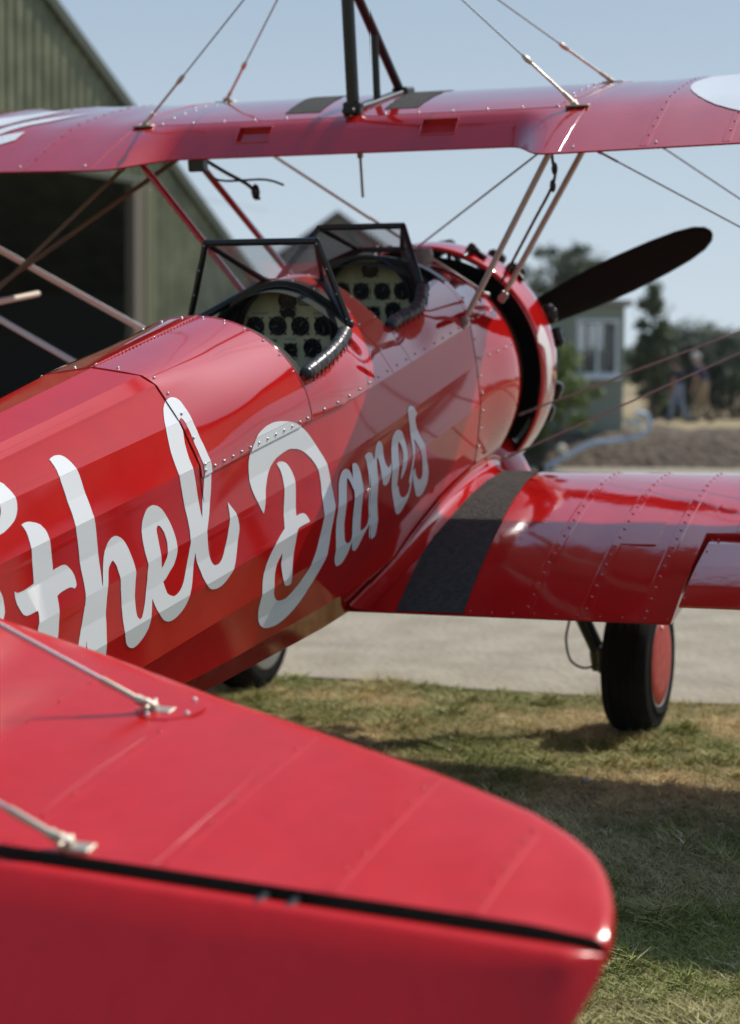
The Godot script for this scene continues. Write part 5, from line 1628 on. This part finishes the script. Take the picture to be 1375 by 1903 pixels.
func build_far_building():
	var b := thing("barn", "grey roofed gable barn showing between the hangar and the windscreens", "barn", Vector3(-21.75, 0, -49.0), 0.38)
	var w := 1.75
	var st := mb()
	box(st, at(Vector3(0, 2.6, 0)), Vector3(w * 2, 5.2, 7.0), 0.02)
	for z in [3.5, -3.5]: tri(st, Vector3(-w, 5.2, z), Vector3(w, 5.2, z), Vector3(0, 6.45, z))
	obj("wall", st, M.grey_wall, b)
	st = mb()
	for s in [1.0, -1.0]:
		for y in [0.0, 0.09]: quad(st, Vector3(0, 6.5 + y, 3.8), Vector3(s * (w + 0.3), 5.02 + y, 3.8), Vector3(s * (w + 0.3), 5.02 + y, -3.8), Vector3(0, 6.5 + y, -3.8))
		for z in [3.8, -3.8]: quad(st, Vector3(0, 6.5, z), Vector3(s * (w + 0.3), 5.02, z), Vector3(s * (w + 0.3), 5.11, z), Vector3(0, 6.59, z))
	obj("roof", st, M.grey_roof, b)

func build_hut():
	var h := thing("hut", "small pale green hut with a white framed window beyond the propeller", "hut", Vector3(-5.62, 0.3, -20.95), BANK_TURN)
	var w := 1.56; var d := 1.5; var t := 0.08
	var base := -0.2; var eave := 2.32
	# front and back walls around a window opening
	var win := [0.02, 0.66, 1.18, 2.02]
	for zz in [d / 2, -d / 2]:
		var st := mb()
		var x0 := -w / 2; var x1 := w / 2
		box(st, at(Vector3((x0 + win[0]) / 2, (base + eave) / 2, zz)), Vector3(win[0] - x0, eave - base, t), 0.0)
		box(st, at(Vector3((win[1] + x1) / 2, (base + eave) / 2, zz)), Vector3(x1 - win[1], eave - base, t), 0.0)
		box(st, at(Vector3((win[0] + win[1]) / 2, (base + win[2]) / 2, zz)), Vector3(win[1] - win[0], win[2] - base, t), 0.0)
		box(st, at(Vector3((win[0] + win[1]) / 2, (win[3] + eave) / 2, zz)), Vector3(win[1] - win[0], eave - win[3], t), 0.0)
		obj("wall", st, M.hut_wall, h)
		st = mb()
		var cx: float = (win[0] + win[1]) / 2; var cy: float = (win[2] + win[3]) / 2
		for q in [[cx, win[2] - 0.02, 0.72, 0.05], [cx, win[3] + 0.02, 0.72, 0.05]]: box(st, at(Vector3(q[0], q[1], zz)), Vector3(q[2], q[3], 0.14), 0.005)
		for x in [win[0], cx, win[1]]: box(st, at(Vector3(x, cy, zz)), Vector3(0.045, win[3] - win[2], 0.11), 0.005)
		box(st, at(Vector3(cx, win[2] - 0.07, zz + signf(zz) * 0.06)), Vector3(0.78, 0.06, 0.16), 0.005)
		var fr := obj("window", st, M.window_frame, h)
		st = mb()
		box(st, at(Vector3(cx, cy, zz)), Vector3(0.6, 0.8, 0.006), 0.0)
		obj("pane", st, M.window_glass, fr)
	var st := mb()
	for s in [1.0, -1.0]: box(st, at(Vector3(s * (w / 2 - t / 2), (base + eave) / 2, 0)), Vector3(t, eave - base, d - t * 1.05), 0.0)
	obj("wall", st, M.hut_wall, h)
	for i in 11:
		st = mb()
		box(st, at(Vector3(-w / 2 + 0.07 + i * 0.142, 1.06, d / 2 + t / 2 + 0.008)), Vector3(0.02, 2.5, 0.016), 0.003)
		if i < 5 or i > 10: obj("cover_strip", st, M.hut_wall, h)
	st = mb()
	box(st, Transform3D(Basis(Vector3.BACK, -0.05), Vector3(0, eave + 0.06, 0)), Vector3(w + 0.24, 0.09, d + 0.3), 0.01)
	obj("roof", st, M.hut_roof, h)
	st = mb()
	box(st, at(Vector3(0.3, 1.3, -0.1)), Vector3(0.18, 0.34, 0.18), 0.03)
	box(st, at(Vector3(0.3, 0.9, -0.1)), Vector3(0.9, 0.06, 0.6), 0.01)
	box(st, at(Vector3(0.3, 0.3, -0.1)), Vector3(0.8, 1.1, 0.5), 0.01)
	obj("desk", st, M.room_dark, h)

func leafy(parent: Node, called: String, centre: Vector3, size: Vector3, count: int, leaf: float, c0: Color, c1: Color, seed_: int, clumps := 40) -> MultiMeshInstance3D:
	rng.seed = seed_
	var st := mb()
	for k in 3:
		var a := k * TAU / 3
		var d := Vector3(cos(a), 0.25, sin(a)) * 0.5
		var s := Vector3(-sin(a), 0.1, cos(a)) * 0.28
		tri(st, Vector3.ZERO, d * 0.55 - s, d)
		tri(st, Vector3.ZERO, d, d * 0.55 + s)
	st.generate_normals()
	var mm := MultiMesh.new()
	mm.transform_format = MultiMesh.TRANSFORM_3D
	mm.use_colors = true
	mm.mesh = st.commit()
	var cl := []
	for k in clumps:
		var v := Vector3(rng.randfn(), rng.randfn(), rng.randfn()).normalized() * pow(rng.randf(), 0.4)
		var narrow := 1.0 - 0.35 * maxf(0.0, v.y)
		cl.append([centre + v * size * Vector3(narrow, 1, narrow), rng.randf_range(0.16, 0.34) * minf(size.x, size.y), rng.randf_range(0.7, 1.2)])
	mm.instance_count = count
	for i in count:
		var q = cl[rng.randi() % cl.size()]
		var v := Vector3(rng.randfn(), rng.randfn() * 0.8, rng.randfn()) * 0.6
		var b := Basis(Vector3(rng.randfn(), rng.randfn(), rng.randfn()).normalized(), rng.randf() * TAU)
		mm.set_instance_transform(i, Transform3D(b.scaled(Vector3.ONE * leaf * rng.randf_range(0.6, 1.3)), q[0] + v * q[1]))
		mm.set_instance_color(i, c0.lerp(c1, rng.randf()) * q[2])
	var o := MultiMeshInstance3D.new()
	o.name = numbered(called, parent)
	o.multimesh = mm
	o.material_override = M.leaf
	o.set_meta("kind", "stuff")
	parent.add_child(o, true)
	return o

func plant(called: String, label: String, cat: String, p: Vector3, h: float, w: float, count: int, leaf: float, c0: Color, c1: Color, seed_: int, trunk: float, group := "", low := 0.08):
	var t := thing(called, label, cat, p, 0.0, group)
	rng.seed = seed_ + 100
	var st := mb()
	tube(st, [Vector3(0, -0.1, 0), Vector3(0.03, h * 0.3, 0), Vector3(-0.02, h * 0.6, 0.03), Vector3(0.02, h * 0.9, 0)], trunk, 8, 1.0, Vector3.ZERO, [trunk, trunk * 0.8, trunk * 0.5, trunk * 0.15])
	for k in 7:
		var a := k * 2.4
		var y := h * (0.25 + 0.08 * k)
		tube(st, [Vector3(0, y, 0), Vector3(cos(a) * w * 0.25, y + h * 0.08, sin(a) * w * 0.25), Vector3(cos(a) * w * 0.45, y + h * 0.2, sin(a) * w * 0.45)], trunk * 0.3, 6, 1.0, Vector3.ZERO, [trunk * 0.4, trunk * 0.25, trunk * 0.08])
	obj("trunk", st, M.bark, t)
	leafy(t, "crown", Vector3(0, h * (1.0 + low) / 2, 0), Vector3(w * 0.5, h * (1.0 - low) / 2, w * 0.5), count, leaf, c0, c1, seed_)

func view_point(az_px: float, depth: float, y: float) -> Vector3:
	# a spot on the ground at that depth along the view and that distance across it (metres)
	var yaw := deg_to_rad(21.937)
	var fwd := Vector3(-sin(yaw), 0, -cos(yaw))
	var right := Vector3(cos(yaw), 0, -sin(yaw))
	var p := Vector3(2.79, 0, 9.006) + fwd * depth + right * az_px
	p.y = y
	return p

func build_plants():
	var g0 := Color(0.050, 0.075, 0.024); var g1 := Color(0.10, 0.135, 0.045)
	var dk0 := Color(0.038, 0.060, 0.028); var dk1 := Color(0.06, 0.085, 0.035)
	plant("tree", "dark upright tree just right of the pale green hut", "tree", view_point(7.25, 47, 0.2), 3.6, 1.15, 8000, 0.10, g0, g1, 1, 0.09)
	plant("tree", "tall loose pale green tree behind the hut", "tree", view_point(6.1, 58, 0.2), 5.3, 3.0, 5000, 0.12, g0, Color(0.10, 0.13, 0.05), 2, 0.12, "", 0.66)
	plant("bush", "bright green bush in front of the hut beside the engine", "bush", view_point(2.95, 28.6, 0.25), 1.75, 1.2, 6000, 0.07, Color(0.12, 0.17, 0.03), Color(0.22, 0.26, 0.07), 3, 0.03)
	plant("bush", "low dark bush at the foot of the hut's left corner", "bush", view_point(2.35, 28.7, 0.1), 1.15, 1.0, 3000, 0.07, dk0, g1, 4, 0.03)
	for q in [[8.4, 50.0, 2.35, 2.4, "leftmost hedge shrub beside the dark upright tree"], [10.0, 50.5, 2.2, 2.6, "hedge shrub behind the left walker"], [11.4, 50.5, 2.15, 2.5, "hedge shrub behind the right walker's back"], [13.0, 50.0, 2.3, 2.6, "hedge shrub right of both walkers"], [14.8, 50.0, 2.2, 2.8, "rightmost hedge shrub at the edge of the view"]]:
		plant("hedge_shrub", q[4], "hedge", view_point(q[0], q[1], 0.2), q[2], q[3], 11000, 0.09, dk0, Color(0.075, 0.105, 0.042), int(q[0] * 10), 0.06, "hedge behind the field", -0.05)
	var far := [[15.6, 98.0, 3.7, 3.0], [18.0, 101.0, 3.9, 5.0], [20.0, 106.0, 3.5, 5.0], [21.2, 100.0, 3.2, 4.5]]
	var fl := ["bluish far tree just right of the dark upright tree", "bluish far tree above the head of the walker in the pale cap", "bluish far tree on the skyline right of both walkers", "rightmost bluish far tree, cut by the edge of the view"]
	for i in far.size():
		plant("far_tree", fl[i], "tree", view_point(far[i][0], far[i][1], 0.2), far[i][2], far[i][3], 7000, 0.18, dk0, g1, 40 + i, 0.12, "trees on the skyline")
	var wood := leafy(self, "far_wood", Vector3.ZERO, Vector3(1, 1, 1), 10, 0.3, dk0, g1, 77)
	var mm := wood.multimesh
	rng.seed = 78
	mm.instance_count = 24000
	for i in 24000:
		var az := rng.randf_range(-1.6, 1.2)
		var dist := rng.randf_range(150, 175)
		var hh := 3.2 + 1.2 * sin(az * 23.0) + 0.8 * sin(az * 61.0 + 1.0)
		mm.set_instance_transform(i, Transform3D(Basis(Vector3(rng.randfn(), rng.randfn(), rng.randfn()).normalized(), rng.randf() * TAU).scaled(Vector3.ONE * rng.randf_range(0.6, 1.3)), Vector3(2.8 + sin(az) * dist, rng.randf_range(0.0, hh), 9 - cos(az) * dist)))
		mm.set_instance_color(i, dk0.lerp(g1, rng.randf()))
	tag(wood, "low far-off wood along the horizon", "wood", "", "stuff")

# ---------------------------------------------------------------- people: one continuous skin round a skeleton
func person(label: String, p: Vector3, turn: float, bones: Array, h: float):
	# bones: [a, b, radius a, radius b, colour]
	var t := thing("person", label, "person", p, turn, "")
	var cell := 0.024
	var lo := Vector3(-0.45, -0.03, -0.5); var n := Vector3i(38, int(h / cell) + 5, 42)
	var field := PackedFloat32Array(); field.resize((n.x + 1) * (n.y + 1) * (n.z + 1)); field.fill(1.0)
	var sx := n.x + 1; var sy := n.y + 1
	for b in bones:
		var r: float = maxf(b[2], b[3]) + 0.09
		var mn: Vector3 = ((b[0] as Vector3).min(b[1]) - Vector3.ONE * r - lo) / cell
		var mx: Vector3 = ((b[0] as Vector3).max(b[1]) + Vector3.ONE * r - lo) / cell
		var d: Vector3 = b[1] - b[0]
		var dd := maxf(d.length_squared(), 1e-8)
		for z in range(maxi(0, int(mn.z)), mini(n.z, int(mx.z) + 1) + 1):
			for y in range(maxi(0, int(mn.y)), mini(n.y, int(mx.y) + 1) + 1):
				for x in range(maxi(0, int(mn.x)), mini(n.x, int(mx.x) + 1) + 1):
					var q := lo + Vector3(x, y, z) * cell
					var f: float = clampf((q - b[0]).dot(d) / dd, 0, 1)
					var dist: float = q.distance_to(b[0] + d * f) - lerpf(b[2], b[3], f)
					var i := x + sx * (y + sy * z)
					var o := field[i]
					var k := 0.03
					var m := maxf(k - absf(o - dist), 0.0) / k
					field[i] = minf(o, dist) - m * m * k * 0.25
	var verts := {}
	var order := []
	var st := mb()
	var at_cell := func(x: int, y: int, z: int) -> Vector3:
		var key := Vector3i(x, y, z)
		if verts.has(key): return verts[key]
		var sum := Vector3.ZERO; var cnt := 0
		for e in [[0, 0, 0, 0], [0, 1, 0, 0], [0, 0, 1, 0], [0, 1, 1, 0], [1, 0, 0, 0], [1, 1, 0, 0], [1, 0, 0, 1], [1, 1, 0, 1], [2, 0, 0, 0], [2, 1, 0, 0], [2, 0, 1, 0], [2, 1, 1, 0]]:
			var a := Vector3i(x, y, z); var bb := a
			match e[0]:
				0: a += Vector3i(0, e[1], e[2]); bb = a + Vector3i(1, 0, 0)
				1: a += Vector3i(e[1], 0, e[3]); bb = a + Vector3i(0, 1, 0)
				2: a += Vector3i(e[1], e[2], 0); bb = a + Vector3i(0, 0, 1)
			var fa := field[a.x + sx * (a.y + sy * a.z)]; var fb := field[bb.x + sx * (bb.y + sy * bb.z)]
			if (fa < 0) != (fb < 0):
				sum += Vector3(a).lerp(Vector3(bb), fa / (fa - fb)); cnt += 1
		var v := lo + (sum / maxi(cnt, 1)) * cell
		verts[key] = v
		return v
	var colour := func(v: Vector3) -> Color:
		var best := 9.0; var c := Color.WHITE
		for b in bones:
			var d: Vector3 = b[1] - b[0]
			var f: float = clampf((v - b[0]).dot(d) / maxf(d.length_squared(), 1e-8), 0, 1)
			var dist: float = v.distance_to(b[0] + d * f) - lerpf(b[2], b[3], f)
			if dist < best: best = dist; c = b[4]
		return c
	var put := func(a, b, c, d):
		for v in [a, b, c, a, c, d]:
			st.set_smooth_group(1)
			st.set_color(colour.call(v))
			st.add_vertex(v)
	for z in range(1, n.z):
		for y in range(1, n.y):
			for x in range(1, n.x):
				var f: bool = field[x + sx * (y + sy * z)] < 0
				if f != (field[x + 1 + sx * (y + sy * z)] < 0): put.call(at_cell.call(x, y - 1, z - 1), at_cell.call(x, y, z - 1), at_cell.call(x, y, z), at_cell.call(x, y - 1, z))
				if f != (field[x + sx * (y + 1 + sy * z)] < 0): put.call(at_cell.call(x - 1, y, z - 1), at_cell.call(x, y, z - 1), at_cell.call(x, y, z), at_cell.call(x - 1, y, z))
				if f != (field[x + sx * (y + sy * (z + 1))] < 0): put.call(at_cell.call(x - 1, y - 1, z), at_cell.call(x, y - 1, z), at_cell.call(x, y, z), at_cell.call(x - 1, y, z))
	obj("body", st, M.body, t)

func skeleton(h: float, top: Color, legs: Color, hair: Color, cap: Color, stride: float, lean: float) -> Array:
	# facing -X while walking
	var k := h / 1.75
	var skin := Color(0.42, 0.24, 0.16); var shoe := Color(0.05, 0.045, 0.04)
	var B := []
	var hip := Vector3(0, 0.93, 0); var chest := Vector3(-0.03 - lean, 1.30, 0); var neck := Vector3(-0.05 - lean * 1.4, 1.47, 0); var head := Vector3(-0.08 - lean * 1.6, 1.60, 0)
	B.append([hip, hip + Vector3(-0.01, 0.12, 0), 0.135, 0.13, legs])
	B.append([hip + Vector3(-0.01, 0.15, 0), chest, 0.13, 0.15, top])
	B.append([chest + Vector3(0, 0.06, -0.13), chest + Vector3(0, 0.06, 0.13), 0.075, 0.075, top])
	B.append([chest + Vector3(0, 0.1, 0), neck, 0.075, 0.055, skin])
	B.append([neck, head, 0.055, 0.085, skin])
	B.append([head + Vector3(-0.015, -0.03, 0), head + Vector3(0.0, 0.035, 0), 0.088, 0.092, skin])
	B.append([head + Vector3(-0.105, -0.01, 0), head + Vector3(-0.10, -0.02, 0), 0.016, 0.02, skin])
	B.append([head + Vector3(0.025, 0.045, -0.02), head + Vector3(0.025, 0.045, 0.02), 0.098, 0.098, hair])
	if cap.a > 0: B.append([head + Vector3(-0.02, 0.085, 0), head + Vector3(-0.11, 0.075, 0), 0.085, 0.045, cap])
	for s in [1.0, -1.0]:
		var kn := Vector3(-0.10 * s * stride - 0.05, 0.50, 0.09 * s); var an := Vector3(-0.28 * s * stride + (0.10 if s < 0 else 0.0), 0.09, 0.09 * s)
		B.append([hip + Vector3(0, -0.03, 0.085 * s), kn, 0.10, 0.07, legs])
		B.append([kn, an, 0.068, 0.05, legs])
		B.append([an + Vector3(0.03, -0.045, 0), an + Vector3(-0.15, -0.05, 0), 0.045, 0.036, shoe])
		var sh := chest + Vector3(0, 0.08, 0.19 * s); var el := Vector3(chest.x + 0.13 * s * stride + 0.03, 1.10, 0.25 * s); var wr := Vector3(el.x - 0.09, 0.87, 0.25 * s)
		B.append([sh, sh.lerp(el, 0.6), 0.056, 0.05, top])
		B.append([sh.lerp(el, 0.6), el, 0.046, 0.042, skin])
		B.append([el, wr, 0.042, 0.03, skin])
		B.append([wr, wr + Vector3(-0.03, -0.09, 0), 0.034, 0.028, skin])
		for f in 4: B.append([wr + Vector3(-0.035 + f * 0.016, -0.10, 0), wr + Vector3(-0.06 + f * 0.018, -0.17 + absf(f - 1.5) * 0.01, 0), 0.012, 0.009, skin])
		B.append([wr + Vector3(-0.05, -0.05, 0), wr + Vector3(-0.085, -0.10, 0), 0.013, 0.010, skin])
	for b in B:
		b[0] *= k; b[1] *= k; b[2] *= k; b[3] *= k
	return B

func build_people():
	person("person in dark top and pale blue jeans walking across the field, left of the other", Vector3(-7.2, 0.22, -36.6), -0.5, skeleton(1.62, Color(0.012, 0.012, 0.02), Color(0.24, 0.28, 0.38), Color(0.05, 0.03, 0.02), Color(0, 0, 0, 0), 0.75, 0.04), 1.66)
	person("person in pale cap, navy top and khaki trousers walking, right of the other", Vector3(-6.62, 0.22, -36.8), -0.4, skeleton(1.76, Color(0.02, 0.025, 0.07), Color(0.33, 0.24, 0.15), Color(0.55, 0.54, 0.52), Color(0.6, 0.6, 0.58), 0.45, 0.10), 1.82)

func build_small_things():
	var t := thing("tow_bar", "bent pale blue tube of a tow bar with cream grips in front of the hut", "tow bar", view_point(4.0, 27.2, 0))
	var R := Vector3(cos(BANK_TURN), 0, -sin(BANK_TURN))
	var pts := []
	for q in [[-1.38, 0.05], [-1.22, 0.16], [-1.02, 0.27], [-0.72, 0.43], [-0.40, 0.48], [-0.08, 0.53], [0.10, 0.60], [0.17, 0.74], [0.12, 0.87], [-0.05, 0.92]]: pts.append(R * q[0] + Vector3(0, q[1], 0))
	var st := mb()
	tube(st, smooth_curve(pts, 60), 0.034, 10)
	obj("bent_tube", st, M.blue_hose, t)
	st = mb()
	ball(st, at(R * -0.06 + Vector3(0, 0.72, 0)), Vector3(0.14, 0.10, 0.08), 12)
	ball(st, at(R * -1.14 + Vector3(0, 0.36, 0.02)), Vector3(0.08, 0.07, 0.06), 12)
	rod(st, R * -0.06 + Vector3(0, 0.72, 0), R * 0.10 + Vector3(0, 0.62, 0), 0.03, 8)
	rod(st, R * -1.14 + Vector3(0, 0.36, 0.02), R * -1.05 + Vector3(0, 0.26, 0), 0.025, 8)
	obj("grip", st, M.cream, t)
	st = mb()
	rod(st, R * -1.38 + Vector3(0, 0.06, -0.25), R * -1.38 + Vector3(0, 0.06, 0.25), 0.02, 8)
	for s in [-0.25, 0.25]: lathe(st, [Vector2(0, -0.03), Vector2(0.06, -0.03), Vector2(0.07, 0), Vector2(0.06, 0.03), Vector2(0, 0.03)], Transform3D(Basis(Vector3.RIGHT, PI / 2), R * -1.38 + Vector3(0, 0.065, s)), 16)
	obj("wheel_pair", st, M.rubber, t)
	st = mb()
	var n := FastNoiseLite.new(); n.seed = 3; n.frequency = 30.0
	var rows := []
	for i in 9:
		var a := PI * i / 8
		var ring := PackedVector3Array()
		for k in 12:
			var b := TAU * k / 12
			var v := Vector3(sin(a) * cos(b), cos(a), sin(a) * sin(b)) * Vector3(0.016, 0.010, 0.013)
			ring.append(v * (1.0 + 0.25 * n.get_noise_3d(v.x, v.y, v.z)))
		rows.append(ring)
	grid(st, rows, 1, true)
	var p := obj("pebble", st, M.stone)
	p.position = Vector3(1.03, 0.008, 2.42)
	tag(p, "small pale pebble in the shaded grass behind the wheel", "pebble")

# clear hazy air: pale at the horizon, blue above, with the bright haze that surrounds the sun
func summer_sky(to_sun: Vector3) -> ImageTexture:
	var im := Image.create(512, 256, false, Image.FORMAT_RGBF)
	for y in 256:
		var el := PI / 2 - PI * (y + 0.5) / 256.0
		var t := pow(1.0 - maxf(sin(el), 0.0), 2.6)
		for x in 512:
			var phi := TAU * (x + 0.5) / 512.0
			var d := Vector3(sin(phi) * cos(el), sin(el), -cos(phi) * cos(el))
			var c := Color(0.09, 0.22, 0.435).lerp(Color(0.635, 0.735, 0.80), t)
			var g := rad_to_deg(d.angle_to(to_sun))
			var haze := 1.3 * exp(-g * g / 545.0) + 0.16 * exp(-g / 22.0)
			c += Color(0.96, 1.0, 1.05) * haze
			if el < 0: c = Color(0.22, 0.21, 0.17)
			im.set_pixel(x, y, c)
	return ImageTexture.create_from_image(im)

func build_camera_and_light():
	var cam := Camera3D.new()
	cam.name = "camera"
	cam.transform = Transform3D(Basis(Vector3.UP, deg_to_rad(21.937)) * Basis(Vector3.RIGHT, deg_to_rad(-4.5817)) * Basis(Vector3.BACK, deg_to_rad(0.4655)), Vector3(2.79, 1.5603, 9.0058))
	add_child(cam, true)
	var lens := CameraAttributesPhysical.new()
	lens.frustum_focal_length = 62.05
	lens.exposure_aperture = 2.25
	lens.frustum_focus_distance = 5.1
	lens.frustum_near = 0.05
	lens.frustum_far = 1500.0
	cam.attributes = lens
	cam.fov = 31.502
	cam.near = 0.05
	cam.far = 1500.0
	cam.current = true
	var az := deg_to_rad(27.0); var el := deg_to_rad(51.0)
	var to_sun := Vector3(cos(el) * sin(az), sin(el), -cos(el) * cos(az))
	var w := WorldEnvironment.new()
	w.name = "environment"
	var e := Environment.new()
	e.background_mode = Environment.BG_SKY
	var sky := Sky.new()
	var sm := PanoramaSkyMaterial.new()
	sm.panorama = summer_sky(to_sun)
	sky.sky_material = sm
	e.sky = sky
	e.tonemap_mode = Environment.TONE_MAPPER_LINEAR
	e.tonemap_exposure = 1.0
	e.sdfgi_enabled = true
	e.ssao_enabled = true
	e.ssil_enabled = true
	e.fog_enabled = true
	e.fog_light_color = lin(0.62, 0.68, 0.72)
	e.fog_density = 0.0003
	w.environment = e
	add_child(w, true)
	var sun := DirectionalLight3D.new()
	sun.name = "sun"
	sun.basis = Basis.looking_at(-to_sun, Vector3.UP)
	sun.light_energy = 1.45
	sun.light_color = Color(1.0, 0.965, 0.92)
	sun.light_angular_distance = 0.5
	sun.shadow_enabled = true
	sun.sky_mode = DirectionalLight3D.SKY_MODE_LIGHT_ONLY
	add_child(sun, true)

func _ready():
	build_camera_and_light()
	make_materials()
	build_ground()
	build_hangar()
	build_far_building()
	build_hut()
	build_plane()
	build_people()
	build_plants()
	build_small_things()
	build_grass()
